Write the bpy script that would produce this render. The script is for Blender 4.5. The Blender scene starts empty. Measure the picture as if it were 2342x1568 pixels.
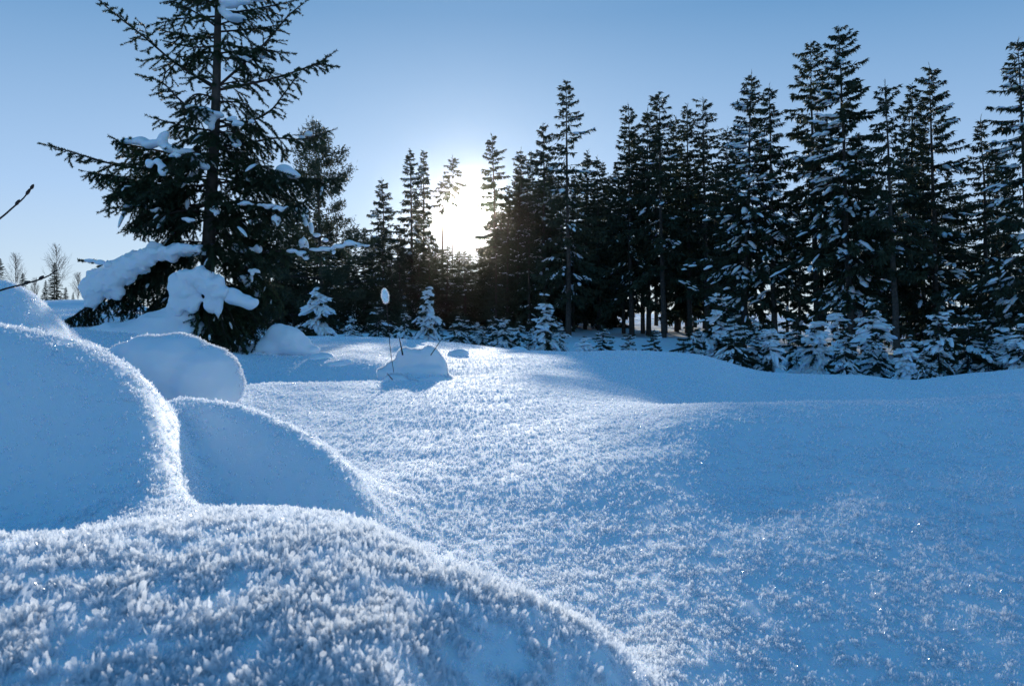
import bpy, math, random
import numpy as np
from mathutils import Vector, Matrix
R = math.radians
rng = np.random.default_rng(7)
random.seed(7)
S = bpy.context.scene
C = S.collection

# ---------------------------------------------------------------- camera
CAM_Z = 0.46
F = 1672.0                       # focal length in units of a 2342 px wide frame
PITCH = -2.36
cd = bpy.data.cameras.new('camera'); cam = bpy.data.objects.new('camera', cd); C.objects.link(cam)
cam.location = (0, 0, CAM_Z); cam.rotation_euler = (R(90 + PITCH), 0, 0)
cd.sensor_width = 36; cd.lens = 36 * F / 2342; cd.clip_start = 0.02; cd.clip_end = 4000
cd.dof.use_dof = True; cd.dof.focus_distance = 2.2; cd.dof.aperture_fstop = 20
S.camera = cam
_c, _s = math.cos(R(PITCH)), math.sin(R(PITCH))
def ray(px, py):
    x, u = (px - 1171) / F, (784 - py) / F
    return np.array([x, _c - u * _s, _s + u * _c])
def at(px, py, Y):
    d = ray(px, py); d = d / d[1] * Y
    return np.array([d[0], d[1], d[2] + CAM_Z])

# ---------------------------------------------------------------- sun, sky
SD = ray(1067, 490); SD = SD / np.linalg.norm(SD)
sun_el = math.asin(SD[2]); sun_az = math.atan2(SD[0], SD[1])
ld = bpy.data.lights.new('sun', 'SUN'); sun = bpy.data.objects.new('sun', ld); C.objects.link(sun)
ld.energy = 4.0; ld.angle = R(0.53); ld.color = (1.0, 0.93, 0.83)
sun.rotation_euler = Vector(SD).to_track_quat('Z', 'Y').to_euler()
W = bpy.data.worlds.new('World'); S.world = W; W.use_nodes = True
nt = W.node_tree; N = nt.nodes; L = nt.links; N.clear()
sky = N.new('ShaderNodeTexSky'); sky.sky_type = 'NISHITA'; sky.sun_disc = False
sky.sun_elevation = sun_el; sky.sun_rotation = sun_az
sky.altitude = 300; sky.air_density = 1.0; sky.dust_density = 0.6; sky.ozone_density = 3.0
tint = N.new('ShaderNodeMix'); tint.data_type = 'RGBA'; tint.blend_type = 'MULTIPLY'; tint.inputs[0].default_value = 1
tint.inputs[7].default_value = (0.60, 0.84, 1.15, 1)
L.new(sky.outputs[0], tint.inputs[6])
# cold clear-air gradient mixed in: pale at the horizon, deep blue overhead, the same all round
tcw = N.new('ShaderNodeTexCoord'); sep = N.new('ShaderNodeSeparateXYZ'); L.new(tcw.outputs['Generated'], sep.inputs[0])
gr = N.new('ShaderNodeValToRGB'); ge = gr.color_ramp.elements
for k_ in range(3): ge.new(.5)
for k_, (p_, c_) in enumerate([(0.0, (9.4, 11.4, 13.)), (.15, (5.7, 8.6, 12.7)), (.37, (1.5, 4.3, 8.3)), (.62, (.5, 3.1, 7.3)), (1.0, (.2, 2.4, 6.2))]):
    ge[k_].position = p_; ge[k_].color = (*[v_ / 13 for v_ in c_], 1)
L.new(sep.outputs[2], gr.inputs[0])
gm = N.new('ShaderNodeVectorMath'); gm.operation = 'SCALE'; gm.inputs['Scale'].default_value = 13; L.new(gr.outputs[0], gm.inputs[0])
mxs = N.new('ShaderNodeMix'); mxs.data_type = 'RGBA'; mxs.inputs[0].default_value = 0.87
L.new(tint.outputs[2], mxs.inputs[6]); L.new(gm.outputs[0], mxs.inputs[7])
bg = N.new('ShaderNodeBackground'); bg.inputs[1].default_value = 0.05
L.new(mxs.outputs[2], bg.inputs[0])
# the sun's own blinding disc and its aureole, where the sun stands in the sky
tc = N.new('ShaderNodeTexCoord')
dot = N.new('ShaderNodeVectorMath'); dot.operation = 'DOT_PRODUCT'; dot.inputs[1].default_value = tuple(SD)
L.new(tc.outputs['Generated'], dot.inputs[0])
ac = N.new('ShaderNodeMath'); ac.operation = 'ARCCOSINE'; L.new(dot.outputs['Value'], ac.inputs[0])
def mth(op, a, b=None):
    n = N.new('ShaderNodeMath'); n.operation = op
    for i, v in enumerate((a, b)):
        if v is None: continue
        if hasattr(v, 'links'): L.new(v, n.inputs[i])
        else: n.inputs[i].default_value = v
    return n.outputs[0]
g1 = mth('MULTIPLY', mth('EXPONENT', mth('MULTIPLY', mth('POWER', mth('DIVIDE', ac.outputs[0], R(1.0)), 2.0), -1.0)), 22.0)
g2 = mth('MULTIPLY', mth('EXPONENT', mth('DIVIDE', ac.outputs[0], -R(2.2))), 0.25)
g3 = mth('MULTIPLY', mth('EXPONENT', mth('DIVIDE', ac.outputs[0], -R(19.0))), 0.14)
bg2 = N.new('ShaderNodeBackground'); bg2.inputs[0].default_value = (1.0, 0.95, 0.86, 1)
L.new(mth('ADD', mth('ADD', g1, g2), g3), bg2.inputs[1])
add = N.new('ShaderNodeAddShader'); L.new(bg.outputs[0], add.inputs[0]); L.new(bg2.outputs[0], add.inputs[1])
wo = N.new('ShaderNodeOutputWorld'); L.new(add.outputs[0], wo.inputs[0])
vs = S.view_settings; vs.view_transform = 'Standard'; vs.look = 'None'; vs.gamma = 1; vs.use_curve_mapping = False
vs.exposure = 0.55
cy = S.cycles; cy.use_denoising = True; cy.max_bounces = 12; cy.diffuse_bounces = 9; cy.transparent_max_bounces = 32; cy.glossy_bounces = 2
cy.transmission_bounces = 8; cy.caustics_reflective = False; cy.caustics_refractive = False; cy.sample_clamp_indirect = 4

# ---------------------------------------------------------------- materials
def mat(name):
    m = bpy.data.materials.new(name); m.use_nodes = True; n = m.node_tree.nodes; n.clear()
    o = n.new('ShaderNodeOutputMaterial'); return m, n, m.node_tree.links, o
def noise(n, l, scale, detail=4, co='Object'):
    t = n.new('ShaderNodeTexCoord'); x = n.new('ShaderNodeTexNoise'); x.inputs['Scale'].default_value = scale
    x.inputs['Detail'].default_value = detail; l.new(t.outputs[co], x.inputs['Vector']); return x
def ramp(n, l, fac, stops):
    r = n.new('ShaderNodeValToRGB'); e = r.color_ramp.elements
    while len(e) < len(stops): e.new(0.5)
    for k, (p, c) in enumerate(stops): e[k].position = p; e[k].color = (*c, 1)
    l.new(fac, r.inputs[0]); return r
def snow_mat(name, sss, bumps):
    m, n, l, o = mat(name)
    p = n.new('ShaderNodeBsdfPrincipled'); p.inputs['Roughness'].default_value = 0.75
    p.inputs['Specular IOR Level'].default_value = 0.08
    nz = noise(n, l, 3.0, 5)
    r = ramp(n, l, nz.outputs[0], [(0.3, (.83, .89, .95)), (0.7, (.87, .91, .96))])
    l.new(r.outputs[0], p.inputs['Base Color'])
    if sss:
        p.inputs['Subsurface Weight'].default_value = 1.0
        p.inputs['Subsurface Radius'].default_value = (0.6, 0.8, 1.0); p.inputs['Subsurface Scale'].default_value = sss
    prev = None
    for sc, st, ds in bumps:
        x = noise(n, l, sc, 3); b = n.new('ShaderNodeBump'); b.inputs['Strength'].default_value = st; b.inputs['Distance'].default_value = ds
        l.new(x.outputs[0], b.inputs['Height'])
        if prev: l.new(prev.outputs[0], b.inputs['Normal'])
        prev = b
    l.new(prev.outputs[0], p.inputs['Normal']); l.new(p.outputs[0], o.inputs[0]); return m
M = {}
M['ground'] = snow_mat('snow_ground', 0.012, [(9, .5, .01), (420, .5, .002)])
M['snow'] = snow_mat('snow_soft', 0.02, [(14, .5, .01), (150, .5, .004)])
def leafy(name, c1, c2, rough=.6, tr=.25, scale=1.2):
    m, n, l, o = mat(name)
    nz = noise(n, l, scale, 4); r = ramp(n, l, nz.outputs[0], [(0.35, c1), (0.65, c2)])
    p = n.new('ShaderNodeBsdfPrincipled'); p.inputs['Roughness'].default_value = rough; p.inputs['Specular IOR Level'].default_value = .3
    t = n.new('ShaderNodeBsdfTranslucent'); mx = n.new('ShaderNodeMixShader'); mx.inputs[0].default_value = tr
    l.new(r.outputs[0], p.inputs['Base Color']); l.new(r.outputs[0], t.inputs[0])
    l.new(p.outputs[0], mx.inputs[1]); l.new(t.outputs[0], mx.inputs[2]); l.new(mx.outputs[0], o.inputs[0]); return m
M['needles'] = leafy('spruce_needles', (.030, .050, .026), (.050, .075, .034))
M['needles_far'] = leafy('conifer_foliage', (.028, .042, .022), (.050, .060, .030), scale=.6)
M['pine'] = leafy('pine_foliage', (.040, .055, .030), (.065, .075, .038), scale=.8)
def bark_mat(name, a, b, sc):
    m, n, l, o = mat(name)
    nz = noise(n, l, sc, 6); r = ramp(n, l, nz.outputs[0], [(0.35, a), (0.7, b)])
    p = n.new('ShaderNodeBsdfPrincipled'); p.inputs['Roughness'].default_value = .9; l.new(r.outputs[0], p.inputs['Base Color'])
    bp = n.new('ShaderNodeBump'); bp.inputs['Strength'].default_value = .8; bp.inputs['Distance'].default_value = .02
    l.new(nz.outputs[0], bp.inputs['Height']); l.new(bp.outputs[0], p.inputs['Normal']); l.new(p.outputs[0], o.inputs[0]); return m
M['bark'] = bark_mat('bark', (.035, .028, .022), (.09, .07, .055), 14)
M['twig'] = bark_mat('twig_bark', (.035, .022, .018), (.07, .045, .035), 60)
M['birch'] = bark_mat('birch_twigs', (.09, .07, .06), (.16, .13, .11), 8)
# hoar frost: thin plates of ice, light passes through them
m, n, l, o = mat('hoar_frost')
d = n.new('ShaderNodeBsdfDiffuse'); d.inputs[0].default_value = (.88, .94, .99, 1)
t = n.new('ShaderNodeBsdfTranslucent'); t.inputs[0].default_value = (.92, .95, .98, 1)
g = n.new('ShaderNodeBsdfGlossy'); g.inputs['Roughness'].default_value = .24; g.inputs[0].default_value = (1, 1, 1, 1)
a1 = n.new('ShaderNodeMixShader'); a1.inputs[0].default_value = .5; l.new(d.outputs[0], a1.inputs[1]); l.new(t.outputs[0], a1.inputs[2])
a2 = n.new('ShaderNodeMixShader'); a2.inputs[0].default_value = .22; l.new(a1.outputs[0], a2.inputs[1]); l.new(g.outputs[0], a2.inputs[2])
tp_ = n.new('ShaderNodeBsdfTransparent'); a3 = n.new('ShaderNodeMixShader'); a3.inputs[0].default_value = .38
l.new(a2.outputs[0], a3.inputs[1]); l.new(tp_.outputs[0], a3.inputs[2]); l.new(a3.outputs[0], o.inputs[0]); M['frost'] = m

# ---------------------------------------------------------------- mesh helpers
class MB:
    def __init__(s): s.v = []; s.t = []; s.q = []; s.n = 0
    def add(s, v, tris=None, quads=None):
        v = np.asarray(v, dtype=np.float32).reshape(-1, 3)
        if tris is not None and len(tris): s.t.append(np.asarray(tris, dtype=np.int32).reshape(-1, 3) + s.n)
        if quads is not None and len(quads): s.q.append(np.asarray(quads, dtype=np.int32).reshape(-1, 4) + s.n)
        s.v.append(v); s.n += len(v)
    def mesh(s, name, m, smooth=True):
        me = bpy.data.meshes.new(name)
        v = np.concatenate(s.v) if s.v else np.zeros((0, 3), np.float32)
        t = np.concatenate(s.t) if s.t else np.zeros((0, 3), np.int32)
        q = np.concatenate(s.q) if s.q else np.zeros((0, 4), np.int32)
        me.vertices.add(len(v)); me.vertices.foreach_set('co', v.ravel())
        me.loops.add(t.size + q.size); me.loops.foreach_set('vertex_index', np.concatenate([t.ravel(), q.ravel()]))
        me.polygons.add(len(t) + len(q))
        me.polygons.foreach_set('loop_start', np.concatenate([np.arange(len(t)) * 3, t.size + np.arange(len(q)) * 4]).astype(np.int32))
        me.polygons.foreach_set('loop_total', np.concatenate([np.full(len(t), 3), np.full(len(q), 4)]).astype(np.int32))
        me.polygons.foreach_set('use_smooth', np.full(len(t) + len(q), smooth))
        me.materials.append(m); me.update(calc_edges=True); return me
def tag(o, label=None, cat=None, group=None, kind=None):
    if label: o['label'] = label
    if cat: o['category'] = cat
    if group: o['group'] = group
    if kind: o['kind'] = kind
    return o
def ob(name, me, parent=None):
    o = bpy.data.objects.new(name, me); C.objects.link(o)
    if parent is not None: o.parent = parent
    return o
def empty(name, loc, label, cat, group=None):
    o = bpy.data.objects.new(name, None); C.objects.link(o); o.location = loc; o.empty_display_size = .1
    return tag(o, label, cat, group)
def tube(mb, pts, radii, sides=6):
    pts = np.asarray(pts, float); n = len(pts); radii = np.broadcast_to(radii, n)
    tan = np.gradient(pts, axis=0); tan /= np.linalg.norm(tan, axis=1)[:, None] + 1e-9
    up = np.array([0, 0, 1.0]) if abs(tan[0][2]) < .9 else np.array([0, 1.0, 0])
    a = np.cross(tan, up); a /= np.linalg.norm(a, axis=1)[:, None] + 1e-9; b = np.cross(tan, a)
    th = np.arange(sides) * 2 * np.pi / sides
    v = pts[:, None] + radii[:, None, None] * (a[:, None] * np.cos(th)[None, :, None] + b[:, None] * np.sin(th)[None, :, None])
    i, j = np.meshgrid(np.arange(n - 1), np.arange(sides), indexing='ij')
    q = np.stack([i * sides + j, i * sides + (j + 1) % sides, (i + 1) * sides + (j + 1) % sides, (i + 1) * sides + j], -1).reshape(-1, 4)
    mb.add(v.reshape(-1, 3), quads=q)
def curve(pts, n):
    """Catmull-Rom resample of a polyline to n points"""
    p = np.asarray(pts, float); k = len(p)
    if k == 2: p = np.array([p[0], (p[0] + p[1]) / 2, p[1]]); k = 3
    e = np.vstack([2 * p[0] - p[1], p, 2 * p[-1] - p[-2]])
    t = np.linspace(0, k - 1 - 1e-6, n); i = t.astype(int); f = (t - i)[:, None]
    a, b, c, d = e[i], e[i + 1], e[i + 2], e[i + 3]
    return .5 * ((2 * b) + (-a + c) * f + (2 * a - 5 * b + 4 * c - d) * f ** 2 + (-a + 3 * b - 3 * c + d) * f ** 3)
_h = rng.random((256, 256))
def vnoise(x, y):
    xi = np.floor(x).astype(int); yi = np.floor(y).astype(int); fx = x - xi; fy = y - yi
    fx = fx * fx * (3 - 2 * fx); fy = fy * fy * (3 - 2 * fy)
    a = _h[xi & 255, yi & 255]; b = _h[(xi + 1) & 255, yi & 255]; c = _h[xi & 255, (yi + 1) & 255]; d = _h[(xi + 1) & 255, (yi + 1) & 255]
    return (a * (1 - fx) + b * fx) * (1 - fy) + (c * (1 - fx) + d * fx) * fy - .5
# icosphere templates
def ico(level):
    import bmesh
    bm = bmesh.new(); bmesh.ops.create_icosphere(bm, subdivisions=level, radius=1)
    v = np.array([x.co[:] for x in bm.verts]); f = np.array([[x.index for x in p.verts] for p in bm.faces]); bm.free(); return v, f
ICO = {k: ico(k) for k in (1, 2, 3)}
def snow_mass(name, blobs, voxel=.02, m=None, lump=.0, seed=0, parent=None, smooth=6, origin=None, lscale=8):
    """one smooth body of snow grown from overlapping rounded lumps: (centre, radii)"""
    mb = MB(); v0, f0 = ICO[2]
    for c, r in blobs:
        r = np.broadcast_to(r, 3); mb.add(v0 * r + np.asarray(c), tris=f0)
    me = mb.mesh(name + '_tmp', m or M['snow']); o = bpy.data.objects.new('tmp', me); C.objects.link(o)
    r = o.modifiers.new('r', 'REMESH'); r.mode = 'VOXEL'; r.voxel_size = voxel; r.use_smooth_shade = True
    s = o.modifiers.new('s', 'SMOOTH'); s.factor = .5; s.iterations = smooth
    dg = bpy.context.evaluated_depsgraph_get(); out = bpy.data.meshes.new_from_object(o.evaluated_get(dg))
    bpy.data.objects.remove(o); bpy.data.meshes.remove(me)
    n = len(out.vertices); co = np.zeros(n * 3, np.float32); out.vertices.foreach_get('co', co); co = co.reshape(-1, 3)
    if lump:
        k = seed * 13.7
        co[:, 2] += lump * (vnoise(co[:, 0] * lscale + k, co[:, 1] * lscale + co[:, 2] * 5) + .5 * vnoise(co[:, 0] * 2.6 * lscale + k, co[:, 2] * 2.6 * lscale + 3))
        co[:, 0] += lump * .7 * vnoise(co[:, 2] * lscale * 1.3 + k, co[:, 0] * lscale + 7)
    if origin is not None: co -= np.asarray(origin, np.float32)
    out.vertices.foreach_set('co', co.ravel()); out.update()
    out.polygons.foreach_set('use_smooth', np.ones(len(out.polygons), bool))
    if not out.materials: out.materials.append(m or M['snow'])
    out.name = name
    return out

# ---------------------------------------------------------------- snow terrain
# profiles of the ground per azimuth: (distance, height) with heights > 50 read as sight-line rows
T = {
-700: [(0.2,0.19),(0.42,0.263),(0.6,0.27),(1.1,0.14),(1.6,0.5),(1.9,0.46),(2,0.45),(2.2,0.45),(2.6,0.62),(3.4,0.3),(6,0.3),(18,0.8),(24,0.6),(35,0.8),(60,1),(150,1.5),(500,1)],
0: [(0.2,0.19),(0.42,0.263),(0.6,1255),(1.03,1232),(1.5,737),(1.72,0.4),(1.85,0.38),(2,0.38),(2.4,618),(3.2,0.15),(6,0.3),(18,690),(24,0.5),(35,0.7),(60,1),(150,1.5),(500,1)],
60: [(0.2,0.19),(0.42,0.263),(0.6,1250),(1.04,1222),(1.52,748),(1.72,0.38),(1.85,0.35),(2,0.35),(2.4,640),(3.2,0.15),(6,0.3),(18,690),(24,0.5),(35,0.7),(60,1),(150,1.5),(500,1)],
120: [(0.2,0.19),(0.42,0.263),(0.6,1248),(1.05,1205),(1.55,762),(1.74,0.34),(1.86,0.3),(2,0.3),(2.42,685),(3.2,0.15),(6,0.3),(18,690),(24,0.5),(35,0.7),(60,1),(150,1.5),(500,1)],
170: [(0.2,0.19),(0.42,0.263),(0.6,1245),(1.05,1190),(1.57,772),(1.76,0.32),(1.88,0.27),(2.1,0.26),(2.6,760),(3.4,0.16),(6.2,0.3),(18,690),(24,0.5),(35,0.7),(60,1),(150,1.5),(500,1)],
230: [(0.2,0.19),(0.42,0.263),(0.6,1243),(1.05,1172),(1.59,792),(1.78,0.28),(1.9,0.23),(2.2,0.2),(3,758),(3.9,0.18),(6.4,0.33),(18,692),(24,0.5),(35,0.6),(60,0.8),(150,1),(500,1)],
330: [(0.2,0.19),(0.42,0.263),(0.6,1240),(1.05,1140),(1.58,848),(1.75,0.24),(1.87,0.2),(2.2,0.1),(3.2,0.17),(4.2,0.16),(6.5,0.3),(16,705),(24,0.3),(35,0.4),(60,0.5),(150,0.5),(500,1)],
395: [(0.2,0.19),(0.42,0.263),(0.6,1238),(1.06,1150),(1.54,918),(1.66,0.2),(1.8,896),(2.3,0.08),(3.2,0.1),(4.2,0.12),(6.5,0.24),(15,0.4),(24,0.2),(35,0.2),(60,0.3),(150,0.4),(500,1)],
435: [(0.2,0.19),(0.42,0.263),(0.6,1238),(1.06,1162),(1.4,0.125),(1.54,0.11),(1.77,893),(2.3,0.06),(3.2,0.06),(4.2,0.1),(6.5,0.2),(14,0.3),(24,0.1),(35,0.1),(60,0.2),(150,0.3),(500,1)],
480: [(0.2,0.19),(0.42,0.263),(0.6,1238),(1.06,1168),(1.3,0.07),(1.45,0.1),(1.73,900),(2.3,0.05),(3.4,0.05),(4.5,0.05),(6.5,0.17),(14,0.25),(23,0),(34,0),(60,0.15),(150,0.3),(500,1)],
560: [(0.2,0.19),(0.42,0.263),(0.6,1238),(1.06,1172),(1.25,0.05),(1.42,0.08),(1.68,925),(2.3,0.03),(4.4,872),(4.9,-0.1),(6.4,0.1),(13,0.15),(20,-0.1),(32,-0.1),(60,0.1),(150,0.2),(500,1)],
700: [(0.2,0.19),(0.42,0.263),(0.6,1246),(1.06,1182),(1.22,0.04),(1.36,0.06),(1.58,985),(2.2,0.01),(4.5,870),(5,-0.09),(5.9,832),(12,768),(18,-0.3),(30,-0.3),(60,0.1),(150,0.2),(500,1)],
800: [(0.2,0.19),(0.42,0.263),(0.6,1254),(1.06,1200),(1.2,0.04),(1.32,0.05),(1.5,1062),(2.1,0),(4.6,870),(5.05,-0.08),(5.9,815),(12,768),(18,-0.3),(30,-0.3),(60,0.1),(150,0.2),(500,1)],
880: [(0.2,0.19),(0.42,0.263),(0.6,1268),(1.06,1240),(1.22,0.04),(1.34,0.03),(1.5,0.04),(2.1,0),(4.6,869),(5.08,-0.07),(5.9,0.06),(12,772),(18,-0.3),(30,-0.3),(60,0.1),(150,0.2),(500,1)],
1000: [(0.2,0.15),(0.42,0.215),(0.6,1298),(1.06,0.05),(1.36,0),(1.6,-0.01),(1.9,-0.005),(2.5,0),(4.6,867),(5.1,-0.04),(5.9,0.03),(12,780),(18,-0.4),(30,-0.3),(60,0.1),(150,0.2),(500,1)],
1200: [(0.2,0.1),(0.42,0.185),(0.6,1372),(1,0.03),(1.3,0.01),(1.6,0.015),(1.9,0.02),(2.5,0.03),(4.8,858),(5.6,0),(7.2,0.02),(12,803),(17,-0.7),(29,-0.4),(60,0.05),(150,0.2),(500,1)],
1300: [(0.2,0.06),(0.42,0.16),(0.6,1425),(1,0.02),(1.3,0.01),(1.6,0.03),(1.9,0.045),(2.5,0.06),(4.9,865),(5.8,-0.02),(7.4,0.02),(11,807),(16,-0.8),(29,-0.5),(60,0.05),(150,0.2),(500,1)],
1400: [(0.2,0.03),(0.42,0.13),(0.6,1475),(1,0.01),(1.3,0.02),(1.6,0.05),(1.9,0.08),(2.5,0.095),(5,882),(6,-0.06),(7.8,822),(10,798),(15,-0.8),(28,-0.5),(60,0.05),(150,0.2),(500,1)],
1600: [(0.2,-0.03),(0.42,-0.01),(0.64,0.02),(1,0.025),(1.3,0.05),(1.6,0.082),(1.9,0.115),(2.3,928),(3.6,-0.05),(6,-0.24),(7.8,848),(10,804),(14,-0.9),(27,-0.6),(60,0.05),(150,0.2),(500,1)],
1750: [(0.2,-0.08),(0.42,-0.08),(0.64,-0.02),(1,0.025),(1.3,0.055),(1.6,0.06),(1.9,0.11),(2.3,938),(3.6,-0.05),(5.8,-0.3),(7.8,890),(10.5,850),(14,-1),(26,-0.9),(60,0.05),(150,0.2),(500,1)],
2000: [(0.2,-0.1),(0.42,-0.1),(0.64,-0.03),(1,0.025),(1.3,0.055),(1.6,0.078),(1.9,0.115),(2.3,925),(3.6,-0.05),(5.5,-0.28),(7.8,892),(11,854),(14,-1),(26,-1),(60,0.05),(150,0.2),(500,1)],
2090: [(0.2,-0.1),(0.42,-0.1),(0.64,-0.03),(1,0.025),(1.3,0.055),(1.6,0.08),(1.9,0.12),(2.3,920),(3.6,-0.05),(5.4,-0.27),(7.8,897),(11,873),(14,-1),(26,-1),(60,0.05),(150,0.2),(500,1)],
2160: [(0.2,-0.1),(0.42,-0.1),(0.64,-0.03),(1,0.03),(1.3,0.06),(1.6,0.085),(1.9,0.125),(2.3,914),(3.6,-0.05),(5.3,-0.25),(7.6,890),(10.5,855),(14,-1),(26,-1),(60,0.05),(150,0.2),(500,1)],
2342: [(0.2,-0.1),(0.42,-0.1),(0.64,-0.03),(1,0.04),(1.3,0.07),(1.6,0.095),(1.9,0.135),(2.3,905),(3.6,-0.05),(5.2,-0.22),(7,880),(9,838),(13,-0.9),(25,-0.8),(60,0.05),(150,0.2),(500,1)],
3100: [(0.2,-0.1),(0.42,-0.1),(0.64,-0.03),(1,0.04),(1.3,0.07),(1.6,0.095),(1.9,0.135),(2.3,880),(3.6,-0.05),(5.2,-0.1),(7,-0.05),(9,0),(13,-0.5),(25,-0.5),(60,0.1),(150,0.2),(500,1)],
}
pxs = sorted(T); KY = np.zeros((len(pxs), 17)); KZ = KY.copy()
for i, p in enumerate(pxs):
    for k, (Y, h) in enumerate(T[p]):
        KY[i, k] = math.log(Y); KZ[i, k] = h if h < 50 else at(p, h, Y)[2]
AZ_MAX = math.atan((3100 - 1171) / F); AZ_MIN = math.atan((-700 - 1171) / F)
NA, NR = 800, 560
az_f = np.linspace(AZ_MIN, AZ_MAX, NA)
lr = np.linspace(math.log(.16), math.log(165), NR)
def pchip(x, y, xq):
    h = np.diff(x); dl = np.diff(y) / h; mm = np.zeros(len(x))
    for i in range(1, len(x) - 1):
        if dl[i - 1] * dl[i] > 0:
            w1 = 2 * h[i] + h[i - 1]; w2 = h[i] + 2 * h[i - 1]; mm[i] = (w1 + w2) / (w1 / dl[i - 1] + w2 / dl[i])
    i = np.clip(np.searchsorted(x, xq) - 1, 0, len(x) - 2); t = np.clip((xq - x[i]) / h[i], 0, 1)
    return (2*t**3-3*t**2+1)*y[i] + (t**3-2*t**2+t)*h[i]*mm[i] + (-2*t**3+3*t**2)*y[i+1] + (t**3-t**2)*h[i]*mm[i+1]
pxf = 1171 + F * np.tan(az_f)
idx = np.clip(np.searchsorted(pxs, pxf) - 1, 0, len(pxs) - 2)
fr = (pxf - np.array(pxs)[idx]) / (np.array(pxs)[idx + 1] - np.array(pxs)[idx]); fr = fr * fr * (3 - 2 * fr) * .5 + fr * .5
ZG = np.zeros((NA, NR)); lc = np.log(np.cos(az_f))
for a in range(NA):
    ky = KY[idx[a]] * (1 - fr[a]) + KY[idx[a] + 1] * fr[a]; kz = KZ[idx[a]] * (1 - fr[a]) + KZ[idx[a] + 1] * fr[a]
    ZG[a] = pchip(ky, kz, lr + lc[a])
def blur(Z, s, ax):
    k = np.arange(-3 * s, 3 * s + 1); w = np.exp(-k ** 2 / (2 * s * s)); w /= w.sum()
    P = np.pad(Z, [(len(k)//2,) * 2 if i == ax else (0, 0) for i in (0, 1)], mode='edge')
    return np.apply_along_axis(lambda v: np.convolve(v, w, 'valid'), ax, P)
ZG = blur(blur(ZG, 9, 0), 3, 1)
A2, R2 = np.meshgrid(az_f, np.exp(lr), indexing='ij'); XG = R2 * np.sin(A2); YG = R2 * np.cos(A2)
def relief(x, y):
    r = np.hypot(x, y); near = np.clip(1.5 - r / 8, 0, 1)
    return (.02 * vnoise(x * 2.1 + 5, y * 2.1) * np.clip(r / 2, .15, 1) + .008 * vnoise(x * 7, y * 7 + 9) * np.clip(r/2, .3, 1)
            + .0020 * vnoise(x * 31, y * 31) * near + .0013 * vnoise(x * 93, y * 93) * near
            + np.clip((r - 9) / 10, 0, 1) * (.16 * vnoise(x * .45, y * .45 + 3) + .05 * vnoise(x * 1.3, y * 1.3)))
ZG += relief(XG, YG)
def ground(x, y):
    x = np.asarray(x, float); y = np.asarray(y, float)
    a = np.clip((np.arctan2(x, y) - AZ_MIN) / (AZ_MAX - AZ_MIN) * (NA - 1), 0, NA - 1.001)
    r = np.clip((np.log(np.hypot(x, y) + 1e-9) - lr[0]) / (lr[-1] - lr[0]) * (NR - 1), 0, NR - 1.001)
    ai = a.astype(int); ri = r.astype(int); fa = a - ai; f = r - ri
    return (ZG[ai, ri] * (1 - f) + ZG[ai, ri + 1] * f) * (1 - fa) + (ZG[ai + 1, ri] * (1 - f) + ZG[ai + 1, ri + 1] * f) * fa
def build_terrain():
    back = np.linspace(AZ_MAX, AZ_MIN + 2 * np.pi, 60)[1:-1]            # the same field goes on all round the camera
    tb = (back - AZ_MAX) / (AZ_MIN + 2 * np.pi - AZ_MAX)
    az = np.concatenate([az_f, back]); Z = np.vstack([ZG, ZG[-1][None] * (1 - tb[:, None]) + ZG[0][None] * tb[:, None]])
    n = len(az); r = np.exp(lr)
    v = np.stack([r[None] * np.sin(az)[:, None], r[None] * np.cos(az)[:, None], Z], -1).reshape(-1, 3)
    i, j = np.meshgrid(np.arange(n), np.arange(NR - 1), indexing='ij'); i2 = (i + 1) % n
    q = np.stack([i * NR + j, i * NR + j + 1, i2 * NR + j + 1, i2 * NR + j], -1).reshape(-1, 4)
    mb = MB(); mb.add(v, quads=q)
    c = len(v); mb.add([[0, 0, ZG[:, 0].mean()]])
    ii = np.arange(n); mb.t.append(np.stack([np.full(n, c), ii * NR, ((ii + 1) % n) * NR], -1).astype(np.int32))
    tag(ob('snow_ground', mb.mesh('snow_ground', M['ground'])), kind='structure')
build_terrain()

# ---------------------------------------------------------------- hoar frost
def crystal_mesh(seed, blades):
    g = np.random.default_rng(seed); mb = MB()
    for k in range(blades):
        a = g.uniform(0, 2 * np.pi); tilt = abs(g.normal(0, .55)); Lb = g.uniform(.55, 1.1); w = g.uniform(.07, .22)
        d = np.array([math.sin(tilt) * math.cos(a), math.sin(tilt) * math.sin(a), math.cos(tilt)])
        s = np.cross(d, g.normal(size=3)); s /= np.linalg.norm(s); nrm = np.cross(d, s)
        b = np.array([g.normal(0, .16), g.normal(0, .16), -.12])
        p = [b, b + d * Lb * .45 + s * w * g.uniform(.6, 1), b + d * Lb * .9 + s * w * .7, b + d * Lb, b + d * Lb * .85 - s * w * .7, b + d * Lb * .4 - s * w * g.uniform(.6, 1)]
        p = np.array(p) + np.outer([0, .03, -.03, 0, .04, -.02], nrm)
        mb.add(p, tris=[(0, 1, 5), (1, 2, 4), (1, 4, 5), (2, 3, 4)])
    return mb.mesh('frost_blade', M['frost'], smooth=False)
SRC = [bpy.data.objects.new('frost_source', crystal_mesh(s, b)) for s, b in ((1, 6), (2, 4), (3, 7), (4, 3), (5, 5))]
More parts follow.
